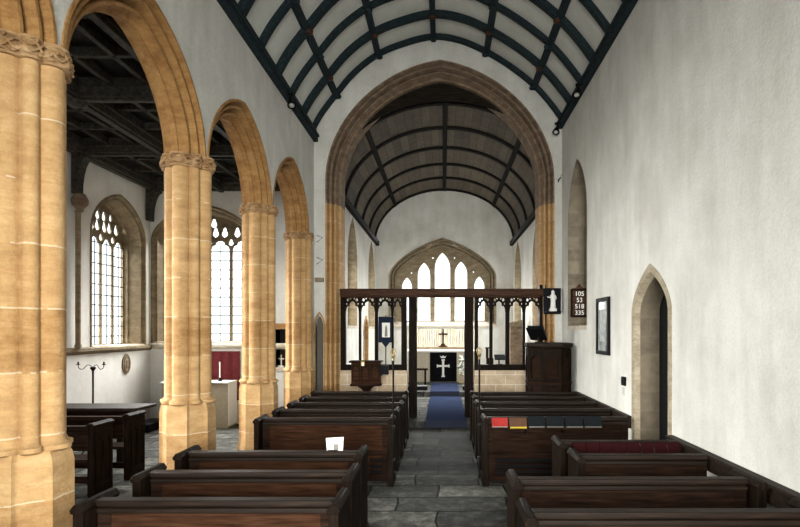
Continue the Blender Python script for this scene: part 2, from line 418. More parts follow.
MB().box(XL-.02, XL+.09, 2, YE-.01, 5.93, 6.03).box(XL-.02, XL+.06, 2, YE-.01, 6.03, 6.2).box(XL-.02, XL+.12, 2, YE-.01, 6.03, 6.07).build('wall_plate', M['rib'], CEIL, .008)
MB().box(XR-.09, XR+.02, 2, YE-.01, 6.2, 6.3).box(XR-.06, XR+.02, 2, YE-.01, 6.3, 6.45).box(XR-.12, XR+.02, 2, YE-.01, 6.3, 6.34).build('wall_plate', M['rib'], CEIL, .008)

# nave east wall with chancel arch opening and rood stair doorway
AX, AW, AZ, AH = -.065, 2.395, 5.14, 2.51
top = off(PROF, PN, .15)
outer = [(XL-.44, 0), (AX-AW, 0)]+[(AX+u, AZ+z) for u, z in arch(AW, AH, .14, 40)]+[(AX+AW, 0), (XR+.2, 0), (XR+.2, 6.3)]+list(reversed(top))+[(XL-.44, 6.0)]
rood_hole = opening(-2.585, .3, 2.08, .075, .22)
struct(MB(F_east(YE)).plate(outer, [rood_hole], 0, .78).build('wall_east', M['plaster'], smooth=0))
CA = sroot('trim_1')
prof_c = [(0, -.02), (.03, -.02), (.04, .05), (.058, .10), (.075, .05), (.115, .045), (.122, .15), (.142, .21), (.16, .21), (.168, .13), (.20, .125), (.21, .25), (.235, .31), (.27, .32), (.27, .80), (0, .80)]
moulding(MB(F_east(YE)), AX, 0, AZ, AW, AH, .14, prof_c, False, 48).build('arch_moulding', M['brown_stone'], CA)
jm = [(r, d) for r, d in prof_c]
for s_, nm in ((-1, 'left'), (1, 'right')):
    ring = [(AX+s_*(AW-r), d) for r, d in jm]
    z1 = 4.66
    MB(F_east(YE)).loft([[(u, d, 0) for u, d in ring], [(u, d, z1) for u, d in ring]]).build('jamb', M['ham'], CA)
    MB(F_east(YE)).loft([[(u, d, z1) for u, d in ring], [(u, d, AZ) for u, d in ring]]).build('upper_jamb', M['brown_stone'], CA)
RD = sroot('door_2')
moulding(MB(F_east(YE)), -2.585, .3, 2.08, .12, .30, None, [(0, -.05), (.03, -.06), (.045, 0), (.045, .1), (0, .1)], True, 20).build('stone_frame', M['ham'], RD)
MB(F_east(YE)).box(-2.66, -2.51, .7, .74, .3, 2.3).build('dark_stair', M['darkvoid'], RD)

# arcade wall
ARC = (2.705, 5.155, 7.605, 10.055); PIL = (3.89, 6.38, 8.83, 11.28); W_A, H_A, Z_A = 1.195, 1.135, 3.95
def arcade_outline():
    o_ = [(YW-.1, 0), (1.5, 0), (1.5, Z_A)]
    for c in ARC: o_ += [(c+u, Z_A+z) for u, z in arch(W_A, H_A, .16)]
    o_ += [(11.545, Z_A), (11.545, 0), (YE+.3, 0), (YE+.3, 6.12), (YW-.1, 6.12)]
    return o_
struct(MB(F_north(XL)).plate(arcade_outline(), [], 0, .44).build('wall_arcade', M['plaster'], smooth=0))
pa = [(0, -.014), (.030, -.014), (.036, .03), (.046, .085), (.064, .10), (.074, .045), (.085, .03), (.112, .03), (.122, .05), (.126, .14), (.142, .175), (.158, .165), (.166, .10), (.18, .088), (.205, .092), (.213, .15), (.235, .185), (.26, .19), (.26, .25)]
pa = pa+[(r, .44-d) for r, d in reversed(pa[:-2])]
for i, c in enumerate(ARC):
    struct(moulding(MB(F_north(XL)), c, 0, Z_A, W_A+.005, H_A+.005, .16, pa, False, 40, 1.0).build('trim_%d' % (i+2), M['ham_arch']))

# pillars: four shafts with waves between
def plan(th, sc=1.0):
    best = .12
    for i in range(8):
        a = i*PI/4
        dist, rad = (.172, .090) if i % 2 == 0 else (.190, .054)
        dl = th-a; q = rad*rad-(dist*math.sin(dl))**2
        if q > 0 and math.cos(dl) > 0: best = max(best, dist*math.cos(dl)+math.sqrt(q))
    return best*sc
NP = 144
def ring(z, f_, grow=0): return [(f_*plan(2*PI*i/NP)*math.cos(2*PI*i/NP)+grow*math.cos(2*PI*i/NP), f_*plan(2*PI*i/NP)*math.sin(2*PI*i/NP)+grow*math.sin(2*PI*i/NP), z) for i in range(NP)]
def ped(th, e):
    best = 0
    for i in range(8):
        a = i*PI/4; hw, ext = (.115, .272+e) if i % 2 == 0 else (.085, .248+e)
        dl = (th-a+PI) % (2*PI)-PI
        if abs(dl) < PI/2:
            r_ = ext/math.cos(dl)
            if abs(r_*math.sin(dl)) > hw+e*.4: r_ = (hw+e*.4)/abs(math.sin(dl))
            best = max(best, r_)
    return best
def pring(z, e): return [(ped(2*PI*i/NP, e)*math.cos(2*PI*i/NP), ped(2*PI*i/NP, e)*math.sin(2*PI*i/NP), z) for i in range(NP)]
def pillar(y, label):
    root = thing('arcade_pillar', (-2.905, y, 0), label, 'pillar', 'clustered stone pillars of the nave arcade')
    MB().loft([ring(1.24, 1), ring(3.82, 1)]).build('shaft', M['ham'], root, local=True, smooth=40)
    MB().loft([pring(0, .02), pring(.22, .02), pring(.27, 0), pring(1.08, 0), pring(1.14, -.01), pring(1.18, -.03)]).build('pedestal', M['ham'], root, local=True, smooth=30)
    MB().loft([ring(1.17, 1.06), ring(1.185, 1.17), ring(1.215, 1.17), ring(1.225, 1.05), ring(1.25, 1.0)]).build('base_moulding', M['ham'], root, local=True, smooth=50)
    cp = MB()
    rows = [(3.83, 1.0, .0), (3.832, 1, .024), (3.85, 1, .026), (3.858, 1, .008)]+[(3.865+.11*j/9, 1, .010+.012*math.sin(PI*j/9)) for j in range(10)]+[(3.98, 1, .022), (3.985, 1, .028), (4.002, 1, .028), (4.005, 1, .0)]
    rr = []
    for z, f_, g in rows:
        rg = []
        for i in range(NP):
            th = 2*PI*i/NP
            amp = .019 if 3.86 < z < 3.977 else 0
            n_ = noise.noise(Vector((math.cos(th)*5.5, math.sin(th)*5.5+y, z*22)))
            r_ = f_*(plan(th)*.8+.265*.2)+g+amp*(n_*1.4+math.sin(th*12+math.sin(z*60)*1.2))
            rg.append((r_*math.cos(th), r_*math.sin(th), z))
        rr.append(rg)
    cp.loft(rr); cp.build('capital', M['ham_cap'], root, local=True, smooth=60)
    vn = MB()
    for ph in (0, PI):
        pts = []
        for i in range(120):
            th = 2*PI*i/120; r_ = plan(th)*.8+.265*.2+.030
            pts.append((r_*math.cos(th), r_*math.sin(th), 3.922+.040*math.sin(10*th+ph)))
        vn.tube(pts, .0095, 6, True)
    vn.build('vine_carving', M['ham_cap'], root, local=True, smooth=60)
    lf = MB()
    for i in range(20):
        th = 2*PI*(i+.5)/20; r_ = plan(th)*.8+.265*.2+.028; z = 3.922+(.026 if i % 2 else -.028)
        rot = Matrix.Rotation(th, 3, 'Z') @ Matrix.Rotation(random.uniform(-.9, .9), 3, 'X')
        lf.ball((r_*math.cos(th), r_*math.sin(th), z), .016, .032, .022, 8, 6, rot)
        lf.ball((r_*math.cos(th+.09), r_*math.sin(th+.09), z+.02), .014, .015, .015, 7, 5)
        lf.ball((r_*math.cos(th-.09), r_*math.sin(th-.09), z-.015), .014, .015, .015, 7, 5)
    lf.build('leaf_carving', M['ham_cap'], root, local=True, smooth=60)
    for o in root.children:
        if o.name.split('.')[0] in ('capital', 'vine_carving', 'leaf_carving'):
            o.data.transform(Matrix.Translation((0, 0, 3.80)) @ Matrix.Diagonal((1, 1, .86, 1)) @ Matrix.Translation((0, 0, -3.83)))
    return root
pillar(PIL[0], 'largest golden stone pillar at the left edge, beside the nearest pews')
pillar(PIL[1], 'second nearest golden clustered pillar, rising behind the left pews')
pillar(PIL[2], 'third golden clustered pillar, between the side altar and wall cupboard niche')
pillar(PIL[3], 'farthest golden clustered pillar, beside the narrow stair doorway')

# south wall: door, hymn-board window, and the windows by the camera
DC, DW, DZ, DH, DK = 6.735, .645, 2.22, .58, .42
holes = [opening(10.415, 2.06, 4.05, .735, 1.14), opening(.9, 1.2, 3.0, 1.05, .8, .3)]
outer = [(YW-.1, 0), (DC-DW, 0)]+[(DC+u, DZ+z) for u, z in arch(DW, DH, DK)]+[(DC+DW, 0), (YE+.3, 0), (YE+.3, 6.42), (YW-.1, 6.42)]
struct(MB(F_south(XR)).plate(outer, holes, 0, .8).build('wall_south', M['plaster'], smooth=0))
D1 = sroot('door_1', (XR, DC, 0))
moulding(MB(F_south(XR)), DC, 0, DZ, DW, DH, DK, [(0, -.006), (.10, -.006), (.155, .06), (.155, .30), (0, .30)], True, 28, 1.0).build('stone_surround', M['door_stone'], D1)
moulding(MB(F_south(XR)), DC, 0, DZ, DW-.15, DH-.15, DK, [(0, .055), (.012, .055), (.012, .30), (0, .30)], True, 28, 1.0).build('reveal', M['rubble'], D1)
dl = MB(F_south(XR)); dl.plate(opening(DC, 0, DZ, DW-.03, DH-.03, DK), [], .305, .37); dl.build('door_leaf', M['black'], D1)
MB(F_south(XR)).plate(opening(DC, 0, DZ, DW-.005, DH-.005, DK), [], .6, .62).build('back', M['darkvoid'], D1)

def simple_window(name, F, c, z0, zs, w_, h_, k, depth, lights=2, ring_r=.12, mat='grey_stone', splay=True):
    root = sroot(name)
    moulding(MB(F), c, z0, zs, w_, h_, k, [(0, -.004), (.02, -.004), (.05, depth), (0, depth)], True, 24).build('reveal', M[mat], root)
    MB(F).box(c-w_, c+w_, -.02, depth, z0-.06, z0+.02).build('sill', M['sill'], root)
    hs = []
    pit = 2*(w_-.06)/lights
    for i in range(lights):
        cc = c-w_+.06+pit*(i+.5); hw = pit/2-.05
        e = arch(w_-.06, h_-.06, k, 60); ii = min(range(len(e)), key=lambda j: abs(e[j][0]-(cc-c)-math.copysign(hw, cc-c)*.9))
        zt = zs+max(.1, e[ii][1]-hw*1.6)
        hs.append([(cc-hw, z0+.05)]+[(cc+u, zt+z) for u, z in arch(hw, hw*1.3, None, 14)]+[(cc+hw, z0+.05)])
    MB(F).plate(opening(c, z0, zs, w_-.01, h_-.01, k), hs, depth-.12, depth).build('frame', M[mat], root, smooth=0)
    MB(F).plate(opening(c, z0+.03, zs, w_-.05, h_-.05, k), [], depth-.05, depth-.045).build('pane', M['glass'], root, smooth=0)
    return root
simple_window('window_5', F_south(XR), 10.415, 2.06, 4.05, .73, 1.13, None, .46, 2, mat='rubble')
simple_window('window_6', F_south(XR), .9, 1.2, 3.0, 1.04, .79, .3, .46, 3)

# west wall with its big window
struct(MB(F_west(YW)).plate([(XL-.44, 0), (XR+.8, 0), (XR+.8, 6.5), (XR, 6.5)]+list(reversed(off(PROF, PN, .16)))+[(XL-.44, 6.2)], [opening(-.1, 1.0, 3.0, 1.6, 1.2, .3)], 0, .6).build('wall_west', M['plaster'], smooth=0))
simple_window('window_7', F_west(YW), -.1, 1.0, 3.0, 1.59, 1.19, .3, .4, 4)

# ------------------------------------------------------------------ north aisle
XN, YA = -6.25, 11.95
ncs = (10.85, 7.6, 4.6)
def nwin(c): return opening(c, 1.68, 3.80, .93, .83, .2)
struct(MB(F_north(XN)).plate([(YW-.1, 0), (YA+.5, 0), (YA+.5, 5.2), (YW-.1, 5.2)], [nwin(c) for c in ncs], 0, .46).build('wall_north', M['plaster_n'], smooth=0))
niche = [(-3.60, 1.21), (-3.26, 1.21), (-3.26, 2.02), (-3.60, 2.02)]
struct(MB(F_east(YA)).plate([(XN-.6, 0), (XL-.44, 0), (XL-.44, 5.2), (XN-.6, 5.2)], [opening(-5.13, 1.72, 3.92, 1.105, .77, .2), niche], 0, .48).build('wall_aisle_east', M['plaster_n'], smooth=0))
struct(MB(F_west(YW)).box(XN-.6, XL-.44, 0, .3, 0, 5.2).build('wall_aisle_west', M['plaster_n'], smooth=0))
NI = sroot('trim_6')
MB(F_east(YA)).box(-3.66, -3.2, -.02, .1, 2.02, 2.14).build('lintel', M['ham_arch'], NI)
MB(F_east(YA)).box(-3.66, -3.2, -.03, .1, 1.14, 1.21).build('niche_sill', M['sill'], NI)
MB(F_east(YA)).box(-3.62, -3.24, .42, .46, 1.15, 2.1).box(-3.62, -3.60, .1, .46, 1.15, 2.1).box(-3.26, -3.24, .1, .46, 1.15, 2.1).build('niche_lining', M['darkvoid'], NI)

def tracery_window(name, F, c, z0, zs, w_, h_, k, lights, depth, zl, detail=True):
    root = sroot(name)
    pr = [(0, -.012), (.04, -.012), (.07, .04), (.11, .045), (.14, depth*.7), (.16, depth*.75), (.16, depth+.05), (0, depth+.05)]
    moulding(MB(F), c, z0, zs, w_, h_, k, pr, True, 36).build('jamb_moulding', M['shaded_aisle_stone'], root)
    MB(F).box(c-w_, c+w_, -.0, depth+.1, z0-.05, z0+.03).build('sill', M['sill'], root)
    wi = w_-.15; hi = h_-.15; pit = 2*wi/lights; hs = []
    for i in range(lights):
        cc = c-wi+pit*(i+.5); hw = pit/2-.034
        hs.append([(cc-hw, z0+.05)]+cusped(cc, zl, hw, hw*1.15, .22)+[(cc+hw, z0+.05)])
    def inside(u, z):
        tt = abs(u-c)/wi
        return tt < .99 and z < zs+hi*((1-k)*math.sqrt(max(0, 1-tt*tt))+k*(1-tt))-.03
    def add(u, z, a, b_):
        if inside(u-a, z+b_) and inside(u+a, z+b_): hs.append(dagger(u, z, a, b_))
    for i in range(lights):
        cc = c-wi+pit*(i+.5)
        add(cc-pit*.21, zl+.42, .06, .11); add(cc+pit*.21, zl+.42, .06, .11)
    for g in range(lights//2):
        cc = c-wi+pit*(2*g+1)
        add(cc, zl+.20, .05, .07)
    add(c-.10, zl+.62, .06, .10); add(c+.10, zl+.62, .06, .10); add(c, zl+.20, .05, .07)
    add(c-.32, zl+.63, .045, .08); add(c+.32, zl+.63, .045, .08)
    MB(F).plate(opening(c, z0, zs, w_-.14, h_-.14, k, 36), hs, depth-.014, depth+.014).build('tracery', M['shaded_aisle_stone'], root, smooth=0)
    MB(F).plate(opening(c, z0+.02, zs, w_-.15, h_-.15, k, 36), [], depth+.002, depth+.007).build('pane', M['glass'], root, smooth=0)
    lb = MB(F)
    n_ = int((zl+.1-z0)/.2)
    for i in range(lights):
        cc = c-wi+pit*(i+.5); hw = pit/2-.034
        for j in range(1, n_+1): lb.box(cc-hw, cc+hw, depth-.02, depth-.002, z0+.2*j-.009, z0+.2*j+.009)
        lb.box(cc-.006, cc+.006, depth-.016, depth-.002, z0, zl+.15)
    lb.build('leading', M['iron'], root, smooth=0)
    return root
tracery_window('window_1', F_north(XN), ncs[0], 1.68, 3.80, .925, .825, .2, 4, .39, 3.60)
tracery_window('window_2', F_north(XN), ncs[1], 1.68, 3.80, .925, .825, .2, 4, .39, 3.60)
tracery_window('window_8', F_north(XN), ncs[2], 1.68, 3.80, .925, .825, .2, 4, .39, 3.60)
tracery_window('window_3', F_east(YA), -5.13, 1.72, 3.92, 1.10, .765, .2, 4, .36, 3.72)
struct(MB().loft([[(XN-.01, y, 1.70), (XN+.07, y, 1.68), (XN+.07, y, 1.63), (XN+.02, y, 1.58), (XN-.01, y, 1.57)] for y in (YW, YA)]).build('trim_7', M['shaded_aisle_stone'], smooth=0))  # string course in the darkened stone, painting the shade on its underside
struct(MB().loft([[(x, YA+.01, 1.72), (x, YA-.07, 1.70), (x, YA-.07, 1.65), (x, YA-.02, 1.60), (x, YA+.01, 1.59)] for x in (XN, -3.14)]).build('trim_8', M['sill'], smooth=0))
# aisle ceiling: dark oak panels between deep beams
ZC = 4.97
AC = struct(MB().box(XN-.6, XL-.4, YW-.3, YA+.5, ZC+.26, ZC+.34).build('ceiling_aisle', M['aisle_oak'], smooth=0))
for x in (-6.12, -4.72, -3.28):
    MB().box(x-.08, x+.08, YW, YA, ZC, ZC+.26).box(x-.11, x+.11, YW, YA, ZC+.10, ZC+.13).box(x-.05, x+.05, YW, YA, ZC-.04, ZC).build('beam', M['aisle_edge'], AC, .012)
for y in (11.84, 9.47, 7.22, 4.77, 2.3):
    MB().box(-6.2, -3.2, y-.08, y+.08, ZC+.01, ZC+.26).box(-6.2, -3.2, y-.11, y+.11, ZC+.11, ZC+.14).box(-6.2, -3.2, y-.045, y+.045, ZC-.03, ZC+.02).build('beam', M['aisle_edge'], AC, .012)
for a_, b_ in zip((11.84, 9.47, 7.22, 4.77), (9.47, 7.22, 4.77, 2.3)):
    for q in (1, 2):
        y = a_+(b_-a_)*q/3
        MB().box(-6.15, -3.25, y-.035, y+.035, ZC+.15, ZC+.26).build('joist', M['aisle_edge'], AC, .01)
for x in (-5.65, -5.19, -4.24, -3.76):
    MB().box(x-.035, x+.035, YW, YA, ZC+.15, ZC+.26).build('joist', M['aisle_edge'], AC, .01)
for y in (9.47, 7.22):
    MB().ball((-4.72, y, ZC-.03), .13, .13, .07).build('boss', M['aisle_edge'], AC)
# wall shaft and brackets under the beams
ws = thing('wall_shaft', (XN+.1, 9.47, 1.68), 'slender stone wall shaft left of the traceried aisle window', 'wall shaft')
MB().lathe([(.055, 1.68), (.055, 1.74), (.042, 1.76), (.042, 3.98), (.05, 4.0), (.045, 4.02)], (XN+.08, 9.47, 0)).build('shaft', M['grey_stone'], ws)
MB().lathe([(.05, 4.0), (.06, 4.05), (.12, 4.12), (.13, 4.16), (.13, 4.2), (.08, 4.3)], (XN+.11, 9.47, 0), 12).build('capital', M['brown_stone'], ws)
def bracket(y, label):
    pts = [(XN+.02, 4.97), (XN+.02, 4.30), (XN+.11, 4.30)]+[(XN+.11+.17*(1-math.cos(a)), 4.36+.54*math.sin(a)) for a in [PI/2*i/8 for i in range(9)]]+[(XN+.28, 4.97)]
    o = MB(F_east(y-.09)).plate(pts, [], 0, .18).build('roof_bracket', M['aisle_edge'], origin=(XN+.02, y, 4.30), smooth=30)
    tag(o, label, 'bracket')
bracket(9.47, 'curved dark oak roof bracket standing on the wall shaft')
bracket(11.82, 'curved dark oak roof bracket in the far corner of aisle')

# ------------------------------------------------------------------ chancel
XC0, XC1, YC0, YC1 = -2.45, 2.56, 12.5, 20.5
CW = (15.2, 19.2)
def cwin(c): return opening(c, 2.1, 3.75, .82, 1.30)
cdoor = opening(17.75, .2, 1.95, .42, .42, .3)
struct(MB(F_north(XC0)).plate([(YC0, 0), (YC1+.6, 0), (YC1+.6, 5.3), (YC0, 5.3)], [cwin(c) for c in CW]+[cdoor], 0, .6).build('wall_chancel_north', M['plaster'], smooth=0))
struct(MB(F_south(XC1)).plate([(YC0, 0), (YC1+.6, 0), (YC1+.6, 5.3), (YC0, 5.3)], [cwin(c) for c in CW], 0, .6).build('wall_chancel_south', M['plaster'], smooth=0))
for i, c in enumerate(CW):
    simple_window('window_%d' % (9+i), F_north(XC0), c, 2.1, 3.75, .815, 1.295, None, .42, 2, mat='grey_stone')
    simple_window('window_%d' % (11+i), F_south(XC1), c, 2.1, 3.75, .815, 1.295, None, .42, 2, mat='grey_stone')
D3 = sroot('door_3')
moulding(MB(F_north(XC0)), 17.75, .2, 1.95, .50, .50, .3, [(0, -.03), (.08, -.03), (.1, .05), (.1, .3), (0.08, .3), (.08, .01), (0, 0)], True, 20).build('stone_frame', M['ham'], D3)
MB(F_north(XC0)).plate(opening(17.75, .2, 1.95, .45, .45, .3), [], .3, .36).build('door_leaf', M['oak_z'], D3)
# east wall and its five stepped lancets
EWX, EWW, EWS, EWH = -.02, 1.96, 3.94, 1.43
struct(MB(F_east(YC1)).plate([(-3.1, 0), (3.2, 0), (3.2, 7.4), (-3.1, 7.4)], [opening(EWX, 2.12, EWS, EWW, EWH, .42)], 0, .6).build('wall_chancel_east', M['plaster'], smooth=0))
E = sroot('window_4')
moulding(MB(F_east(YC1)), EWX, 2.12, EWS, EWW+.01, EWH+.01, .42, [(0, -.03), (.05, -.03), (.065, .08), (.095, .13), (.115, .06), (.16, .06), (.172, .2), (.2, .25), (.215, .15), (.26, .16), (.275, .28), (.3, .30), (.3, .5), (0, .5)], True, 40, 1.1).build('jamb_moulding', M['grey_stone'], E)
hs = []
for px, hw, zt in ((407, .185, 3.94), (424, .225, 4.49), (442.5, .28, 4.86), (461, .225, 4.53), (479.3, .185, 3.98)):
    c = (px-443)*20.75/560; hs.append([(c-hw, 2.34)]+[(c+u, zt-hw*2.1+z) for u, z in arch(hw, hw*2.1)]+[(c+hw, 2.34)])
for px, py in ((411.5, 273), (454.5, 258), (473.5, 272), (433, 258)):
    hs.append(circle((px-443)*20.75/560, 2+(330-py)*20.75/560, .03, 10))
MB(F_east(YC1)).plate(opening(EWX, 2.12, EWS, EWW-.25, EWH-.27, .42), hs, .2, .34).build('lancet_tracery', M['grey_stone'], E, smooth=0)
MB(F_east(YC1)).plate(opening(EWX, 2.15, EWS, EWW-.27, EWH-.3, .42), [], .28, .285).build('pane', M['glass'], E, smooth=0)
MB(F_east(YC1)).loft([[(x, -.06, 2.10), (x, -.06, 2.17), (x, .25, 2.34), (x, .25, 2.10)] for x in (EWX-EWW, EWX+EWW)]).build('sill', M['sill'], E, smooth=0)

# boarded wagon vault
VP = [(.05-2.5*math.cos(PI*i/36), 5.18+1.90*math.sin(PI*i/36)) for i in range(37)]
VN = normals(VP)
V = struct(sheet(MB(), VP, VN, .06, .2, YC0, YC1+.1).build('ceiling_chancel', M['vault']))
for y in (12.62, 14.15, 15.7, 17.25, 18.8, 20.38):
    sheet(MB(), VP, VN, 0, .08, y-.06, y+.06).build('rib', M['vault_rib'], V)
for i in (9, 18, 27):
    bar_along(MB(), VP[i], VN[i], .06, 0, .08, YC0+.02, YC1).build('purlin', M['vault_rib'], V)
for x0, x1 in ((XC0, XC0+.12), (XC1-.12, XC1)):
    MB().box(x0, x1, YC0+.02, YC1, 5.08, 5.24).build('wall_plate', M['vault_rib'], V, .01)
ty = [(AX+u, AZ+z) for u, z in arch(2.30, 2.41, .14, 40)]
ty = [p_ for p_ in ty if p_[1] > 5.55]
lo = [(x, z) for x, z in off(VP, VN, -.10) if z > 5.5 and ty[0][0] < x < ty[-1][0]]
struct(MB(F_east(12.16)).plate(ty+list(reversed(lo)), [], 0, .05).build('trim_9', M['tymp'], smooth=0))
VX = MB(); sheet(VX, VP, VN, .06, .2, 12.21, YC0); VX.build('vault_boards', M['vault'], V)

# ------------------------------------------------------------------ rood screen, Y = 12
SY = 12.0
def SX(px): return (px-443)*SY/560
def SZ(py): return 2+(330-py)*SY/560
scr = thing('rood_screen', (SX(443), SY, .14), 'dark oak tracery screen across the chancel arch', 'screen')
def sbox(name, p0, p1, z0, z1, dy=.06, mat='oak_z', bev=.008):
    return MB().box(SX(p0), SX(p1), SY-dy, SY+dy, z0, z1).build(name, M[mat], scr, bev)
bm_ = MB(); bm_.box(SX(340.5), SX(545), SY-.10, SY+.10, SZ(296), SZ(290)).box(SX(340.5), SX(545), SY-.13, SY+.13, SZ(291), SZ(289)).box(SX(340.5), SX(545), SY-.08, SY+.08, SZ(297.5), SZ(296))
bm_.build('head_beam', M['beam'], scr, .01)
zr0, zr1, zt = SZ(370), SZ(364.5), SZ(297.3)
for p0, p1, zb, d_ in ((341, 346, 1.14, .07), (401.5, 406.8, .14, .07), (409, 417, .14, .09), (464.5, 473, .14, .09), (474.5, 478, .14, .07)):
    sbox('post', p0, p1, zb, zt, d_)
sbox('post', 539, 545.5, 1.14, SZ(285), .08)
for p0, p1 in ((359, 361.3), (375, 378.3), (391.8, 393.8), (489.3, 492.5), (505.3, 509.3), (522.5, 525)):
    sbox('mullion', p0, p1, zr1, zt, .05)
sbox('lower_rail', 341, 406.8, zr0, zr1, .08); sbox('lower_rail', 474.5, 545, zr0, zr1, .08)
for p0, p1 in ((346, 359), (361.3, 375), (378.3, 391.8), (393.8, 401.5), (478, 489.3), (492.5, 505.3), (509.3, 522.5), (525, 539)):
    x0, x1 = SX(p0)-.01, SX(p1)+.01; c = (x0+x1)/2; hw = (x1-x0)/2
    zb = SZ(312); z1 = zt+.005; hh = z1-zb
    notch = [(c-hw+.012, zb)]+[(c+u*.96, zb+.02+z) for u, z in [(q[0]-c, q[1]) for q in cusped(c, 0, hw-.012, hh*.66, .30)]]+[(c+hw-.012, zb)]
    ol = [(x0, zb), (c-hw+.012, zb)]+notch[1:-1]+[(c+hw-.012, zb), (x1, zb), (x1, z1), (x0, z1)]
    hls = [circle(c-hw*.62, z1-.06, hw*.17, 10, .035), circle(c+hw*.62, z1-.06, hw*.17, 10, .035), circle(c-hw*.27, z1-.035, hw*.12, 8, .018), circle(c+hw*.27, z1-.035, hw*.12, 8, .018)]
    hls += [circle(c-hw*.80, z1-.145, hw*.07, 8, .022), circle(c+hw*.80, z1-.145, hw*.07, 8, .022)]
    MB(F_east(SY)).plate(ol, hls, -.02, .02).build('tracery_panel', M['oak_z'], scr, smooth=0)
struct(MB().box(SX(341), SX(407.5), SY-.10, SY+.10, .14, 1.14).build('wall_screen_left', M['ashlar'], smooth=0))
struct(MB().box(SX(474), SX(541), SY-.10, SY+.10, .14, 1.14).build('wall_screen_right', M['ashlar'], smooth=0))

# ------------------------------------------------------------------ carpet, altar, sanctuary things
ca = thing('carpet_runner', (.06, 11.42, .14), 'blue carpet runner on the step through the screen doorway', 'carpet', None)
MB().box(-.36, .49, 11.40, 15.58, .142, .156).build('pile', M['carpet'], ca)
MB().box(-.36, .49, 11.395, 11.425, .003, .15).build('front_edge', M['carpet_shaded'], ca)
cb = thing('carpet_runner', (.06, 15.6, .28), 'blue carpet on the upper step before the altar', 'carpet', None)
MB().box(-.36, .45, 15.56, 18.1, .282, .296).build('pile', M['carpet'], cb)
MB().box(-.36, .45, 15.555, 15.585, .16, .29).build('front_edge', M['carpet_shaded'], cb)
al = thing('high_altar', (0, 18.7, .28), 'altar with oatmeal sides and black frontal under the east window', 'altar')
MB().box(-1.15, 1.15, 18.42, 19.15, .284, 1.27).build('altar_cloth', M['frontal'], al, .01)
MB().box(-1.19, 1.19, 18.36, 19.2, 1.27, 1.335).build('fair_linen', M['linen'], al, .008)
MB().box(-.43, .45, 18.38, 18.415, .30, 1.27).build('black_frontal', M['blackcloth'], al)
cx = .005
emb = MB(); emb.box(cx-.035, cx+.035, 18.370, 18.379, .48, 1.02).box(cx-.19, cx+.19, 18.370, 18.379, .79, .85)
for dx, dz, sx_, sz_ in ((0, .48, .055, .022), (0, 1.02, .055, .022), (-.19, .82, .018, .05), (.19, .82, .018, .05)):
    emb.box(cx+dx-sx_, cx+dx+sx_, 18.370, 18.379, dz-sz_, dz+sz_)
emb.plate([(cx-.07, 1.08), (cx+.07, 1.08), (cx+.10, 1.16), (cx+.05, 1.12), (cx, 1.17), (cx-.05, 1.12), (cx-.10, 1.16)], [], 18.370, 18.379)
emb.build('cross_embroidery', M['linen'], al)
MB().box(-.95, .95, 18.95, 19.2, 1.336, 1.42).build('gradine', M['grey_stone'], al)
cr = thing('altar_cross', (0, 19.02, 1.42), 'brown wooden cross standing on the high altar', 'cross')
X0 = 0.0
MB().box(X0-.03, X0+.03, 19.0, 19.04, 1.53, 2.04).box(X0-.15, X0+.15, 19.0, 19.04, 1.83, 1.89).build('cross', M['beam'], cr, .005)
MB().loft([[(X0-a, 19.02-b_, z), (X0+a, 19.02-b_, z), (X0+a, 19.02+b_, z), (X0-a, 19.02+b_, z)] for a, b_, z in ((.15, .09, 1.422), (.15, .09, 1.45), (.09, .06, 1.47), (.05, .04, 1.54))]).build('stepped_base', M['oak_red'], cr)
cu = MB(); rg = []
n_ = 220
for k in (0, 1):
    pts = [(-1.25+2.5*i/n_, 20.465+.024*math.sin(i*2*PI/7.3+1.3*math.sin(i*.21))+k*.012) for i in range(n_+1)]
    rg.append(pts)
loop = rg[0]+list(reversed(rg[1]))
cu.loft([[(x, y, 1.30) for x, y in loop], [(x, y, 2.04) for x, y in loop]])
o = cu.build('dossal_curtain', M['cream'], origin=(0, 20.42, 1.3), smooth=60); tag(o, 'cream pleated curtain hung behind the high altar', 'curtain')
tb = thing('credence_table', (-.75, 17.7, .28), 'small dark oak table left of the black frontal', 'table')
MB().box(-.95, -.48, 17.5, 17.9, .74, .785).build('table_top', M['oak'], tb, .005)
for x in (-.91, -.56):
    for y in (17.54, 17.84): MB().box(x-.025, x+.025, y-.025, y+.025, .281, .74).build('leg', M['oak_z'], tb)
o = MB().box(-1.1, -.44, 15.95, 16.3, .281, .40).build('altar_kneeler', M['black'], bev=.02, origin=(-.77, 16.1, .281)); tag(o, 'low black kneeler on the floor left of the carpet', 'kneeler')
o = MB().box(.56, 1.1, 15.95, 16.3, .281, .40).build('altar_kneeler', M['black'], bev=.02, origin=(.83, 16.1, .281)); tag(o, 'low black kneeler on the floor right of the carpet', 'kneeler')
fl = thing('flower_stand', (.59, 18.15, .28), 'tall white flower arrangement right of the black frontal', 'flowers')
MB().lathe([(.10, .281), (.10, .30), (.02, .33), (.02, .55), (.06, .60), (.07, .64), (.05, .64)], (.59, 18.15, 0), 16).build('stand', M['brass'], fl)
bl = MB(); lv = MB()
for i in range(60):
    z = random.uniform(.55, 1.16); rr = .13*(1-abs(z-.8)/.75); a = random.uniform(0, 2*PI); q = random.uniform(.3, 1)*rr
    bl.ball((.59+q*math.cos(a), 18.15+q*math.sin(a), z), .034, .034, .028, 7, 5)
    if i % 2: lv.ball((.59+q*.9*math.cos(a+1), 18.15+q*.9*math.sin(a+1), z-.03), .04, .012, .02, 6, 4, Matrix.Rotation(a, 3, 'Z'))
o = bl.build('blossom', M['linen'], fl); o['kind'] = 'stuff'
o = lv.build('foliage', M['leaf'], fl); o['kind'] = 'stuff'
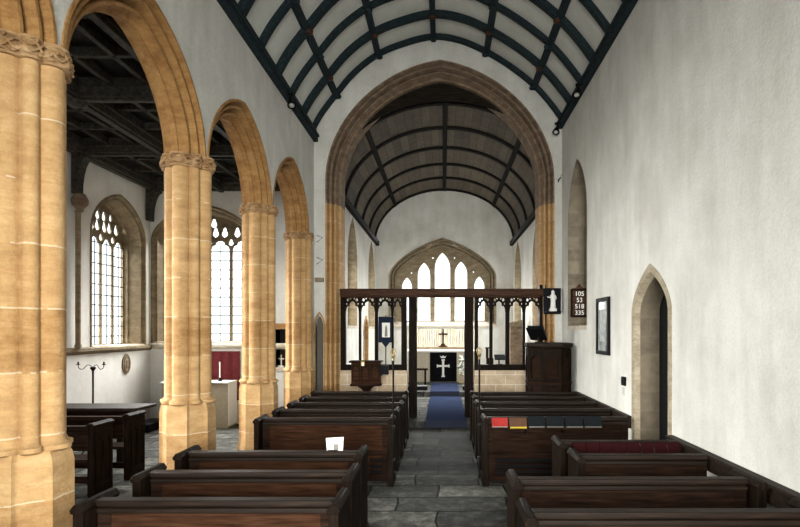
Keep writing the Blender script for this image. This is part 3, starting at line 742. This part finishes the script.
# processional banner
bn = thing('church_banner', (-1.87, 17.0, .28), 'navy banner with a white figure panel seen through the screen', 'banner')
bx, by = -1.74, 17.0
MB().tube([(bx, by+.04, .28), (bx, by+.04, 2.45)], .016).build('pole', M['oak'], bn)
MB().tube([(bx-.27, by+.03, 2.40), (bx+.27, by+.03, 2.40)], .014).build('crossbar', M['brass'], bn)
MB().box(bx-.18, bx+.18, by-.14, by+.22, .281, .33).build('foot', M['oak'], bn)
MB(F_east(by)).plate([(bx-.25, 2.40), (bx+.25, 2.40), (bx+.25, 1.62), (bx+.12, 1.62), (bx, 1.46), (bx-.12, 1.62), (bx-.25, 1.62)], [], -.006, .006).build('cloth', M['navy'], bn)
MB(F_east(by)).plate([(bx-.11, 2.22), (bx+.13, 2.22), (bx+.13, 1.78), (bx-.11, 1.78)], [], -.012, -.007).build('white_panel', M['linen'], bn)
MB(F_east(by)).plate([(bx-.03, 1.80), (bx+.06, 1.80), (bx+.045, 2.08), (bx+.015, 2.16), (bx-.015, 2.08)], [], -.017, -.0125).build('figure', M['grey'], bn)
# chancel: right side reading stands and pier
ck = thing('choir_desk', (1.75, 14.6, .14), 'dark oak choir desk behind the right half of screen', 'desk')
MB().box(.95, 2.3, 14.45, 14.50, .14, 1.06).build('front_panel', M['oak_z'], ck)
MB().box(.92, 2.33, 14.42, 14.75, 1.06, 1.10).build('desk_top', M['oak'], ck, .006)
for x in (.95, 2.27): MB().box(x, x+.05, 14.45, 14.72, .14, 1.06).build('end_panel', M['oak_z'], ck)
ck = thing('choir_desk', (-1.6, 14.9, .14), 'dark oak choir desk behind the left half of screen', 'desk')
MB().box(-2.3, -1.0, 14.85, 14.90, .14, 1.02).build('front_panel', M['oak_z'], ck)
MB().box(-2.33, -.97, 14.82, 15.15, 1.02, 1.06).build('desk_top', M['oak'], ck, .006)
for x in (-2.3, -1.05): MB().box(x, x+.05, 14.85, 15.12, .14, 1.02).build('end_panel', M['oak_z'], ck)
rs = thing('book_rest', (1.46, 14.6, 1.10), 'small black sloping book rest on the choir desk', 'book rest')
MB().tube([(1.46, 14.6, 1.10), (1.46, 14.6, 1.24)], .02).box(1.38, 1.54, 14.53, 14.67, 1.10, 1.12).build('stem', M['iron'], rs)
MB().loft([[(x, 14.52, 1.22), (x, 14.52, 1.25), (x, 14.68, 1.36), (x, 14.70, 1.33)] for x in (1.34, 1.62)]).build('rest', M['black'], rs)
bxo = thing('alms_box', (1.22, 14.6, 1.10), 'small dark box with knobbed lid beside the black book rest', 'box')
MB().box(1.13, 1.31, 14.5, 14.68, 1.10, 1.27).build('box', M['oak'], bxo, .005)
MB().tube([(1.15, 14.6, 1.27), (1.15, 14.6, 1.52)], .035).box(1.10, 1.2, 14.55, 14.65, 1.52, 1.55).build('knob', M['oak'], bxo)
pr_ = thing('stone_pier', (2.2, 16.6, .28), 'weathered stone pier with sloping cap by chancel south wall', 'pier')
MB().box(1.98, 2.34, 16.5, 16.8, .281, 2.1).build('pier', M['brown_stone'], pr_, .02)
MB().loft([[(1.93, y, 2.1), (2.39, y, 2.1), (2.39, y, 2.32), (1.93, y, 2.2)] for y in (16.45, 16.85)]).build('cap', M['grey_stone'], pr_)
# tapered bits of furniture in front of the screen
# ------------------------------------------------------------------ pulpit
PX, PY, AP = 2.035, 10.84, .425
pu = thing('pulpit', (PX, PY, 0), 'octagonal dark oak panelled pulpit in the right corner', 'pulpit')
def octa(ap, z): return [(PX+ap/math.cos(PI/8)*math.cos(PI/8+PI/4*i), PY+ap/math.cos(PI/8)*math.sin(PI/8+PI/4*i), z) for i in range(8)]
MB().loft([octa(AP-.04, .0), octa(AP-.04, 1.66)]).build('body', M['oak'], pu, smooth=20)
MB().loft([octa(AP-.03, 1.655), octa(AP-.005, 1.67), octa(AP+.01, 1.70), octa(AP+.01, 1.745), octa(AP-.02, 1.755)]).build('cap_moulding', M['oak_top'], pu, smooth=20)
MB().loft([octa(AP-.01, .0), octa(AP-.01, .12), octa(AP-.035, .15)]).build('plinth', M['oak'], pu, smooth=20)
MB().loft([octa(AP-.035, .97), octa(AP-.005, .98), octa(AP-.005, 1.03), octa(AP-.035, 1.05)]).build('mid_rail', M['oak'], pu, smooth=20)
for i in (4, 5, 6, 7, 0):
    a = PI/4*i  # facet normal direction
    Fm = Matrix.Translation((PX, PY, 0)) @ Matrix.Rotation(a+PI/2, 4, 'Z')
    hw = AP*math.tan(PI/8)-.03
    if i == 0: continue
    frame_o = [(-hw-.02, 1.05), (hw+.02, 1.05), (hw+.02, 1.65), (-hw-.02, 1.65)]
    MB(Fm).plate(frame_o, [opening(0, 1.09, 1.36, hw-.035, .17, 0)], -AP+.012, -AP+.042).build('arched_panel', M['oak_z'], pu, smooth=0)
    MB(Fm).plate([(-hw-.02, .14), (hw+.02, .14), (hw+.02, .98), (-hw-.02, .98)], [[(-hw+.03, .2), (hw-.03, .2), (hw-.03, .92), (-hw+.03, .92)]], -AP+.012, -AP+.042).build('square_panel', M['oak_z'], pu, smooth=0)
br_ = thing('pulpit_desk', (1.80, 10.75, 1.75), 'black sloping bookrest on the pulpit rim', 'book rest')
MB().tube([(1.83, 10.72, 1.757), (1.83, 10.72, 1.87)], .022).box(1.75, 1.91, 10.66, 10.8, 1.757, 1.77).build('stem', M['iron'], br_)
def slab(a, b_, c, d, t_):
    q = [Vector(v_) for v_ in (a, b_, c, d)]; n_ = (q[1]-q[0]).cross(q[3]-q[0]).normalized()*t_
    return MB().loft([[tuple(v_) for v_ in q], [tuple(v_+n_) for v_ in q]])
slab((1.58, 10.68, 2.02), (1.88, 10.54, 2.02), (2.01, 10.78, 1.80), (1.71, 10.92, 1.80), .035).build('rest', M['black'], br_, .004)
slab((1.61, 10.70, 2.06), (1.89, 10.57, 2.06), (1.98, 10.76, 1.89), (1.72, 10.89, 1.89), .03).build('open_book', M['bookblack'], br_)
# lectern on the left
lc = thing('lectern', (-1.5, 11.1, 0), 'carved dark oak lectern standing before the left screen', 'lectern')
lx0, lx1, ly = -1.80, -1.24, 11.0
MB().loft([[(lx0, ly-.02, .93), (lx0, ly+.20, .93), (lx0, ly+.20, 1.36), (lx0, ly-.04, 1.36)], [(lx1, ly-.02, .93), (lx1, ly+.20, .93), (lx1, ly+.20, 1.36), (lx1, ly-.04, 1.36)]]).build('desk', M['oak_red'], lc, .008)
MB().box(lx0-.04, lx1+.04, ly-.07, ly+.24, 1.36, 1.395).build('top_moulding', M['oak'], lc, .006)
MB().box(lx0-.02, lx1+.02, ly-.06, ly+.22, .90, .94).build('bottom_moulding', M['oak'], lc, .006)
for k in range(3):
    c = lx0+.093+k*.187
    MB(F_east(ly-.045)).plate([(c-.085, 1.0), (c+.085, 1.0), (c+.085, 1.34), (c-.085, 1.34)], [opening(c, 1.03, 1.18, .06, .11)], -.012, .012).build('carved_panel', M['oak'], lc, smooth=0)
MB().lathe([(.20, .90), (.13, .86), (.07, .80), (.06, .4), (.09, .3), (.06, .12), (.22, .08), (.24, .03), (.24, 0.0)], (-1.52, ly+.1, 0), 16).build('stem', M['oak'], lc)
MB().box(-1.25, -1.08, ly+.0, ly+.14, 1.12, 1.3).box(-1.26, -1.2, ly+.02, ly+.12, 1.1, 1.32).build('side_bracket', M['black'], lc, .005)
o = MB().box(-1.60, -1.53, ly-.078, ly-.072, 1.30, 1.385).build('label_card', M['yellow'], origin=(-1.565, ly-.075, 1.30)); tag(o, 'small yellow edged card on the lectern front', 'card')
MB().box(-1.585, -1.545, ly-.082, ly-.079, 1.30, 1.365).build('paper', M['page'], o)
# ------------------------------------------------------------------ pews
def pew(x0, x1, y, h, label, group, depth=.36, ends=(1, 1), seat=True, mat='oak_red', heater=None, shelf=None, back=.17, fore=.22, stile=.09):
    root = thing('pew', ((x0+x1)/2, y, 0), label, 'pew', group)
    a, b_ = x0+(.03 if ends[0] else 0), x1-(.03 if ends[1] else 0)
    MB().box(a, b_, y-.045, y+.05, h-.04, h).box(a, b_, y-.008, y+.035, h-.058, h-.04).box(a, b_, y-.026, y+.03, h-.095, h-.058).build('top_rail', M['oak_top'], root, .009)
    MB().box(a, b_, y, y+.022, .07, h-.08).build('back_panel', M[mat], root)
    MB().box(a, b_, y-.012, y+.03, .36, .41).box(a, b_, y-.012, y+.03, .03, .11).build('lower_rail', M['oak'], root, .005)
    for s_ in (a, b_-stile):
        MB().box(s_, s_+stile, y-.010, y+.028, .1, h-.085).build('stile', M['oak'], root, .004)
    if seat: MB().box(a, b_, y+.024, y+depth-.02, .41, .445).build('seat', M['oak'], root, .006)
    for e, xe in zip(ends, (x0, x1)):
        if not e: continue
        m_ = MB(); m_.box(xe-.033, xe+.033, y-back, y+fore, .0, h-.02)
        m_.loft([[(xe-.036, yy, h-.05), (xe+.036, yy, h-.05), (xe+.046, yy, h-.025), (xe+.018, yy, h+.012), (xe-.018, yy, h+.012), (xe-.046, yy, h-.025)] for yy in (y-back-.015, y+fore+.015)])
        m_.build('bench_end', M['oak_z'], root, .005)
        MB().box(xe-.042, xe+.042, y-back-.01, y+fore+.01, 0, .11).build('end_plinth', M['oak_z'], root, .006)
    if heater:
        for k in range(3):
            z = .15+.075*k
            MB().tube([(heater[0], y-.035, z), (heater[1], y-.035, z)], .025, 10).build('heater_tube', M['heater'], root)
    if shelf:
        MB().box(shelf[0], shelf[1], y-.15, y-.015, .725, .745).build('book_shelf', M['oak'], root, .003)
        MB().box(shelf[0], shelf[1], y-.155, y-.145, .725, .755).build('shelf_lip', M['oak'], root, .002)
        for q in (.3, .62):
            xx = shelf[0]+(shelf[1]-shelf[0])*q; MB().box(xx-.012, xx+.012, y-.12, y-.012, .67, .725).build('shelf_bracket', M['oak_z'], root)
    return root
GL, GR = 'oak pews left of the central aisle', 'oak pews right of the central aisle'
# left block in the front of the nave
LY = (7.32, 8.10, 8.86, 9.58)
LL = ('long reddish oak pew with heater pipes, rearmost of the front left block', 'oak pew directly in front of the left pew with heater pipes',
      'third oak pew from the rear in the front left block', 'oak pew just behind the front desk of the left block')
for i, (y, lb) in enumerate(zip(LY, LL)):
    pew(-2.385, -.675, y, .855, lb, GL, heater=(-.95, -.79) if i == 0 else None)
pew(-2.385, -.675, 10.30, .87, 'oak pew front desk of the left block, nearest the lectern', GL, depth=.14, back=.06, fore=.10, seat=False)
RL = ('dark oak pew with a shelf of books and heater bars right of aisle', 'oak pew directly in front of the pew holding the books',
      'third oak pew from the rear in the front right block', 'oak pew just behind the front desk of the right block')
for i, (y, lb) in enumerate(zip(LY, RL)):
    pew(.545, 2.42, y, .865, lb, GR, ends=(1, 0), mat='oak', heater=(.68, 1.42) if i == 0 else None, shelf=(.63, 2.12) if i == 0 else None)
pew(.53, 2.42, 10.22, .87, 'oak pew front desk of the right block, nearest the pulpit', GR, depth=.14, back=.06, fore=.10, seat=False, ends=(1, 0), mat='oak')
# near left
pew(-2.43, -.775, 5.30, .855, 'near left oak pew with a white card on its top rail', GL)
pew(-2.40, -.745, 4.55, .855, 'second nearest oak pew at lower left, behind the white card pew', GL)
pew(-2.37, -.71, 3.80, .855, 'nearest oak pew at lower left, cut by the bottom edge', GL)
# near right
pew(1.20, 2.42, 5.78, .86, 'short oak pew holding red books near the stone doorway', GR, depth=.33, ends=(1, 0), mat='oak', shelf=(1.29, 2.40))
pew(1.23, 2.42, 5.14, .86, 'short oak pew directly behind the one holding red books', GR, ends=(1, 0), mat='oak')
pew(.555, 2.38, 4.34, .855, 'wide oak pew at lower right, behind the two short pews', GR, mat='oak')
pew(.535, 2.38, 3.56, .855, 'nearest oak pew at lower right, cut by the bottom edge', GR, mat='oak')
# wall rails
struct(MB().box(XR-.055, XR+.002, 2.5, 6.06, .70, .83).box(XR-.085, XR+.002, 2.5, 6.06, .83, .865).build('trim_10', M['oak_top'], bev=.006))
struct(MB().box(XR-.055, XR+.002, 7.40, 10.4, .70, .83).box(XR-.07, XR+.002, 7.40, 10.4, .83, .865).build('trim_11', M['oak_top'], bev=.006))
# books
def book(x, y, z, wd, dp, th, mat, label, group, tilt=0.9, page='page'):
    root = thing('hymn_book', (x, y, z), label, 'book', group); root.rotation_euler = (tilt, 0, 0)
    MB().box(-wd/2, wd/2, 0, dp, 0, .004).box(-wd/2, wd/2, 0, dp, th-.004, th).box(-wd/2, wd/2, dp-.004, dp, 0, th).build('cover', M[mat], root, local=True, smooth=0)
    MB().box(-wd/2+.006, wd/2-.006, -.018 if page == 'yellow' else .003, dp-.005, .004, th-.004).build('pages', M[page], root, local=True, smooth=0)
    return root
bk = [(491.5, 508, 'bookred', 'bright red book lying open faced at left end of the shelf', 'page'), (509, 527, 'bookbrown', 'brown book with yellow edge beside the bright red book', 'yellow'),
      (528, 545, 'bookblack', 'black book on the shelf next to the brown book', 'page'), (546, 564, 'bookblack', 'black book fourth from the left on the shelf', 'page'),
      (565, 583, 'bookblack', 'black book second from the right end of the shelf', 'page'), (584, 602, 'bookblack', 'black book at the right end of the shelf', 'page')]
for p0, p1, mt, lb, pg in bk:
    x0, x1 = (p0-443)*7.2/560, (p1-443)*7.2/560
    book((x0+x1)/2, 7.178, .748, x1-x0-.008, .13 if mt != 'bookblack' else .155, .03, mt, lb, 'books on the right pew shelf', R(52), pg)
for k in range(8):
    pos = ('at the aisle end', 'second from the aisle end', 'third from the aisle end', 'fourth from the aisle end', 'fourth from the wall', 'third from the wall', 'second from the wall', 'nearest the wall')[k]
    book(1.375+k*.136, 5.64, .748, .128, .115, .03, 'darkred', 'maroon hymn book on the short pew shelf, '+pos, 'maroon hymn books on the short pew', R(62))
# white card on the near left pew
wc = thing('service_card', (-1.02, 5.31, .856), 'white card with a grey tower picture on the left pew rail', 'card')
MB(F_east(5.31)).plate([(-1.10, .858), (-.95, .858), (-.942, .985), (-1.11, .975)], [], -.004, .004).build('card', M['page'], wc, smooth=0)
MB(F_east(5.31)).plate([(-1.035, .858), (-.99, .858), (-.99, .92), (-1.035, .92)], [], -.008, -.005).build('tower_picture', M['grey'], wc, smooth=0)
MB().box(-1.09, -1.0, 5.285, 5.305, .856, .866).build('card_foot', M['iron'], wc)
# wardens' staves
def staff(x, y, top_, label):
    root = thing('warden_staff', (x, y, 0), label, 'staff', "wardens' staves on the pew ends")
    MB().tube([(x, y, .08), (x, y, top_-.14)], .012).build('rod', M['iron'], root)
    f_ = MB()
    f_.lathe([(.012, top_-.15), (.02, top_-.14), (.012, top_-.12), (.03, top_-.09), (.012, top_-.075)], (x, y, 0), 10)
    f_.tube([(x+.035*math.cos(a), y, top_-.04+.04*math.sin(a)) for a in [2*PI*i/14 for i in range(14)]], .007, 6, True)
    f_.tube([(x-.035, y, top_-.04), (x+.035, y, top_-.04)], .006, 6).tube([(x, y, top_-.08), (x, y, top_)], .006, 6)
    f_.build('finial', M['brass'], root)
    for z in (.35, .78): MB().box(x-.02, x+.02, y-.015, y+.028, z-.012, z+.012).build('clip', M['iron'], root)
staff(-.63, 7.10, 1.76, 'black staff with pierced brass finial on the left pew end')
staff(.472, 7.26, 1.77, 'black staff with pierced brass finial on the right pew end')

# ------------------------------------------------------------------ things on the right wall
pf = thing('framed_picture', (XR, 8.78, 1.65), 'tall glazed picture in a black frame on the south wall', 'picture')
y0, y1, z0, z1 = 8.32, 8.97, 1.62, 2.50
MB(F_south(XR)).plate([(y0, z0), (y1, z0), (y1, z1), (y0, z1)], [[(y0+.06, z0+.06), (y1-.06, z0+.06), (y1-.06, z1-.06), (y0+.06, z1-.06)]], -.045, 0).build('frame', M['black'], pf, .005, smooth=0)
MB(F_south(XR)).box(y0+.05, y1-.05, -.02, -.01, z0+.05, z1-.05).build('glass', M['picglass'], pf)
MB(F_south(XR)).box(y0+.20, y1-.16, -.0235, -.0205, z0+.2, z1-.18).build('print', M['picture_print'], pf)
sw = thing('light_switch', (XR, 7.72, 1.3), 'small black switch box on white wall beside the stone doorway', 'switch')
MB(F_south(XR)).box(7.60, 7.73, -.035, 0, 1.24, 1.36).build('box', M['black'], sw, .006)
MB(F_south(XR)).box(7.64, 7.69, -.042, -.035, 1.28, 1.32).build('rocker', M['heater'], sw)
o = MB(F_south(XR)).box(7.66, 7.76, -.008, 0, 1.10, 1.21).build('paper_notice', M['notice'], origin=(XR, 7.71, 1.1)); tag(o, 'small pale paper notice below the black switch box', 'notice')
for k in range(4): pass
MB(F_south(XR)).box(7.68, 7.74, -.0095, -.0085, 1.175, 1.18).box(7.68, 7.74, -.0095, -.0085, 1.155, 1.16).box(7.68, 7.73, -.0095, -.0085, 1.135, 1.14).build('print', M['grey'], o)
# hymn board on the window reveal
hb = thing('hymn_board', (2.68, 11.08, 2.25), 'fretted oak hymn board with white numerals in the window recess', 'hymn board')
HX0, HX1, HY = 2.53, 2.86, 11.06
HC = (HX0+HX1)/2
HZ0, HZ1 = 2.26, 2.80
MB(F_east(HY)).plate([(HX0, HZ0), (HX1, HZ0), (HX1, HZ1), (HX1-.03, HZ1+.03), (HC+.07, HZ1+.03), (HC+.03, HZ1+.08), (HC, HZ1+.11), (HC-.03, HZ1+.08), (HC-.07, HZ1+.03), (HX0+.03, HZ1+.03), (HX0, HZ1)], [], .0, .03).build('board', M['beam'], hb, .003, smooth=0)
MB(F_east(HY)).plate([(HX0-.01, HZ0-.01), (HX1+.01, HZ0-.01), (HX1+.01, HZ1+.01), (HX0-.01, HZ1+.01)], [[(HX0+.03, HZ0+.03), (HX1-.03, HZ0+.03), (HX1-.03, HZ1-.02), (HX0+.03, HZ1-.02)]], -.015, .0).build('frame', M['oak_z'], hb, .003, smooth=0)
for k, tx in enumerate(('105', '53', '518', '335')):
    cv_ = bpy.data.curves.new('numerals', 'FONT'); cv_.body = tx; cv_.size = .125; cv_.extrude = .003; cv_.align_x = 'CENTER'
    tmp = bpy.data.objects.new('tmp', cv_); COL.objects.link(tmp); bpy.context.view_layer.update()
    me = bpy.data.meshes.new_from_object(tmp); bpy.data.objects.remove(tmp)
    me.materials.clear(); me.materials.append(M['page'])
    o = bpy.data.objects.new('numeral_row', me); COL.objects.link(o); o.parent = hb
    o.rotation_euler = (PI/2, 0, 0); o.location = Vector((HC, HY-.006, HZ1-.125-k*.125))-hb.location
    MB(F_east(HY)).box(HX0+.03, HX1-.03, -.012, 0, HZ1-.137-k*.125, HZ1-.13-k*.125).build('ledge', M['oak'], hb)
# statue on a black board beside the chancel arch
st = thing('statue_board', (2.20, 11.70, 2.40), 'black board fixed beside the right of the chancel arch', 'board')
SX0, SX1, SYY = 2.09, 2.45, 11.63
MB().box(SX0, SX1, SYY, SYY+.06, 2.33, 2.87).build('board', M['black'], st, .006)
MB().box(SX0+.02, SX1-.02, SYY-.13, SYY, 2.36, 2.385).build('ledge', M['black'], st, .004)
fg = MB(); fx, fy = 2.27, SYY-.065
fg.box(fx-.07, fx+.07, fy-.05, fy+.05, 2.386, 2.44)
def ell(cx_, cy_, z, a, b_, n=20): return [(cx_+a*math.cos(2*PI*i/n)*(1+.05*math.cos(10*PI*i/n*2)), cy_+b_*math.sin(2*PI*i/n), z) for i in range(n)]
fg.loft([ell(fx, fy, 2.44, .055, .045), ell(fx+.003, fy, 2.50, .05, .04), ell(fx+.004, fy, 2.58, .046, .038), ell(fx+.003, fy, 2.64, .05, .038), ell(fx+.002, fy, 2.69, .055, .036), ell(fx, fy, 2.725, .046, .032), ell(fx, fy, 2.74, .022, .022), ell(fx-.003, fy-.003, 2.75, .02, .02)])
fg.ball((fx-.004, fy-.006, 2.782), .026, .027, .034, 14, 10)
fg.loft([ell(fx+.006, fy+.008, 2.70, .04, .025), ell(fx+.004, fy+.008, 2.76, .034, .028), ell(fx+.002, fy+.006, 2.80, .03, .028), ell(fx, fy+.004, 2.822, .012, .012)])
fg.tube([(fx-.045, fy, 2.71), (fx-.065, fy-.02, 2.665), (fx-.10, fy-.035, 2.675), (fx-.118, fy-.04, 2.685)], lambda q: .017-.007*q, 8)
fg.tube([(fx+.045, fy, 2.71), (fx+.062, fy-.02, 2.65), (fx+.04, fy-.04, 2.63), (fx+.01, fy-.045, 2.645)], lambda q: .017-.006*q, 8)
o = fg.build('robed_statue', M['white'], origin=(fx, fy, 2.386), smooth=60); tag(o, 'small white robed statue standing on the black board ledge', 'statue')
# spotlights on the wall plates
def spot(x, y, z, dx, label):
    root = thing('spotlight', (x, y, z), label, 'spotlight', 'spotlights under the nave wall plates')
    MB().box(x-.02, x+.02, y-.02, y+.02, z, z+.10).box(x-.05, x+.05, y-.03, y+.03, z+.09, z+.12).build('bracket', M['black'], root)
    d = Vector((dx, -.5, -.8)).normalized(); p = Vector((x, y, z+.02))
    MB().tube([p, p+d*.05, p+d*.10, p+d*.15], lambda q: .035+.04*q, 12).build('lamp_head', M['black'], root)
    MB().ball(p+d*.145, .048, .048, .04).build('lens', M['silver'], root)
spot(XL+.13, 9.42, 5.85, .3, 'white faced spotlight under the left wall plate')
spot(XR-.14, 9.72, 6.15, -.3, 'spotlight under the right wall plate above the pointed window')
spot(XR-.15, 11.45, 6.12, -.3, 'small spotlight in the top right corner by the chancel arch')
# hooks and ledge on the strip left of the chancel arch
for z, lb in ((3.92, 'upper iron hook on the narrow white strip left of chancel arch'), (3.46, 'lower iron hook on the narrow white strip left of chancel arch')):
    o = MB().tube([(-2.64, YE, z+.06), (-2.5, YE-.1, z), (-2.64, YE, z-.08)], .009, 6).build('wall_hook', M['iron'], origin=(-2.64, YE, z)); tag(o, lb, 'hook', 'iron hooks by the chancel arch')
o = MB().box(-2.66, -2.49, YE-.10, YE, 3.0, 3.09).build('wall_ledge', M['grey_stone'], origin=(-2.6, YE, 3.0), bev=.01); tag(o, 'small grey stone ledge above the narrow stair doorway', 'ledge')
o = MB().tube([(2.42, YE, 5.1), (2.40, YE-.06, 5.12), (2.44, YE-.10, 5.16), (2.46, YE-.1, 5.22)], .014, 6).build('wall_hook', M['iron'], origin=(2.42, YE, 5.1)); tag(o, 'iron hook high in the corner right of chancel arch', 'hook')

# ------------------------------------------------------------------ north aisle things
sa = thing('side_altar', (-4.95, 11.6, 0), 'small altar with oatmeal front below the aisle east window', 'altar')
MB().box(-5.70, -4.36, 11.36, 11.80, 0, .915).build('altar_cloth', M['oatmeal'], sa, .008)
MB().box(-4.361, -4.342, 11.362, 11.80, .05, .92).build('linen_fall', M['linen'], sa, .004)
MB().box(-5.74, -4.342, 11.33, 11.82, .915, .945).build('fair_linen', M['linen'], sa, .006)
cd = thing('altar_candle', (-4.55, 11.55, .945), 'white candle in a dark holder on the side altar', 'candle')
CX = (220-443)*11.55/560
cd.location.x = CX
MB().lathe([(.05, .946), (.05, .96), (.018, .975), (.03, 1.0), (.018, 1.02)], (CX, 11.55, 0), 14).build('holder', M['iron'], cd)
MB().lathe([(.014, 1.015), (.014, 1.33), (.004, 1.335), (.002, 1.355)], (CX, 11.55, 0), 10).build('candle', M['linen'], cd)
o = MB(); rg = []
n_ = 160
pts = [(-5.75+1.42*i/n_, YA-.02+.003*math.sin(i*2*PI/23)) for i in range(n_+1)]
loop = pts+[(x, y+.012) for x, y in reversed(pts)]
o.loft([[(x, y, .5) for x, y in loop], [(x, y, 1.55) for x, y in loop]])
o = o.build('red_dossal', M['red'], origin=(-5.05, YA-.03, .5), smooth=60); tag(o, 'crimson cloth hanging on the wall behind the side altar', 'wall hanging')
nc = thing('niche_cross', (-3.46, 12.02, 1.21), 'small white cross standing in the dark wall niche', 'cross')
MB().box(-3.53, -3.41, 11.98, 12.06, 1.21, 1.235).build('foot', M['white'], nc, .004)
MB().box(-3.48, -3.46, 12.01, 12.03, 1.235, 1.47).box(-3.53, -3.41, 12.01, 12.03, 1.37, 1.395).build('cross', M['white'], nc)
pq = thing('oval_plaque', (XN, 11.04, 1.35), 'oval stone wall plaque below the traceried aisle window', 'plaque')
MB(F_north(XN)).plate(circle(11.04, 1.33, .14, 28, .20), [], -.02, 0).build('slab', M['grey_stone'], pq, .005, smooth=30)
MB(F_north(XN)).plate(circle(11.04, 1.33, .10, 24, .16), [circle(11.04, 1.33, .088, 24, .148)], -.03, -.019).build('rim', M['brown_stone'], pq)
MB(F_north(XN)).loft([[(11.0, -.03, 1.25), (11.08, -.03, 1.25), (11.08, -.02, 1.25), (11.0, -.02, 1.25)], [(11.02, -.03, 1.4), (11.06, -.03, 1.4), (11.06, -.02, 1.4), (11.02, -.02, 1.4)]]).build('relief', M['brown_stone'], pq)
# candelabrum
kd = thing('candelabrum', (-5.75, 9.2, 0), 'tall black iron candle stand with branching arms in the aisle', 'candle stand')
kx, ky = -5.75, 9.2
MB().tube([(kx, ky, .05), (kx, ky, 1.36)], .015).lathe([(.02, 1.33), (.045, 1.37), (.045, 1.385), (.015, 1.4)], (kx, ky, 0), 10).build('pole', M['iron'], kd)
for k in range(3):
    a = 2*PI*k/3+.4; MB().tube([(kx, ky, .18), (kx+.14*math.cos(a), ky+.14*math.sin(a), .12), (kx+.24*math.cos(a), ky+.24*math.sin(a), .012)], .012, 6).build('foot', M['iron'], kd)
for sx_ in (-1, 1):
    pts = [(kx, ky, 1.38), (kx+sx_*.07, ky-.02, 1.43), (kx+sx_*.14, ky-.04, 1.36), (kx+sx_*.2, ky-.05, 1.38), (kx+sx_*.21, ky-.05, 1.43)]
    am = MB().tube(catmull(pts, 4), .006, 6).build('arm', M['iron'], kd)
    MB().lathe([(.03, 1.43), (.032, 1.44), (.012, 1.445), (.012, 1.48)], (kx+sx_*.21, ky-.05, 0), 10).build('candle_cup', M['iron'], am)
# aisle benches and table
def aisle_bench(y, x1, label):
    root = thing('bench', (x1-1, y, 0), label, 'bench', 'dark carved benches in the north aisle')
    x0 = -6.0
    MB().box(x0, x1-.03, y+.06, y+.09, .55, .82).box(x0, x1-.03, y+.04, y+.11, .80, .85).build('backrest', M['oak'], root, .006)
    MB().box(x0, x1-.03, y+.09, y+.40, .40, .44).build('seat', M['oak'], root, .006)
    MB().box(x0, x1-.03, y+.20, y+.24, .12, .20).build('stretcher', M['oak'], root, .006)
    for xe in (x0, x1):
        e = MB().box(xe-.04, xe+.04, y+.03, y+.42, 0, .84).loft([[(xe-.05, yy, .83), (xe+.05, yy, .83), (xe+.055, yy, .86), (xe+.02, yy, .885), (xe-.02, yy, .885), (xe-.055, yy, .86)] for yy in (y+.015, y+.435)]).build('bench_end', M['oak_z'], root, .006)
        if xe == x1:
            MB(F_north(xe+.045)).plate([(y+.06, .1), (y+.39, .1), (y+.39, .78), (y+.06, .78)], [opening(y+.15, .16, .58, .055, .12), opening(y+.30, .16, .58, .055, .12)], -.008, .006).build('carved_panel', M['oak_z'], e, smooth=0)
aisle_bench(6.64, -4.20, 'dark carved bench nearest the large stone pillar in the aisle')
aisle_bench(7.40, -4.20, 'dark carved bench in front of the long aisle table')
at = thing('aisle_table', (-5.2, 8.35, 0), 'long dark oak table beyond the carved aisle benches', 'table')
MB().box(-6.1, -4.40, 8.05, 8.6, .83, .875).build('table_top', M['oak_top'], at, .006)
MB().box(-6.0, -4.6, 8.12, 8.5, .72, .83).build('apron', M['oak'], at)
for x in (-5.95, -4.7):
    for y in (8.15, 8.45): MB().box(x-.035, x+.035, y-.035, y+.035, 0, .72).build('leg', M['oak_z'], at, .006)
o = MB().box(-6.1, -5.72, 10.9, 11.7, .001, .16).build('aisle_kneeler', M['black'], bev=.01, origin=(-5.9, 11.3, .001)); tag(o, 'low black kneeler box at foot of aisle wall beside the side altar', 'kneeler')
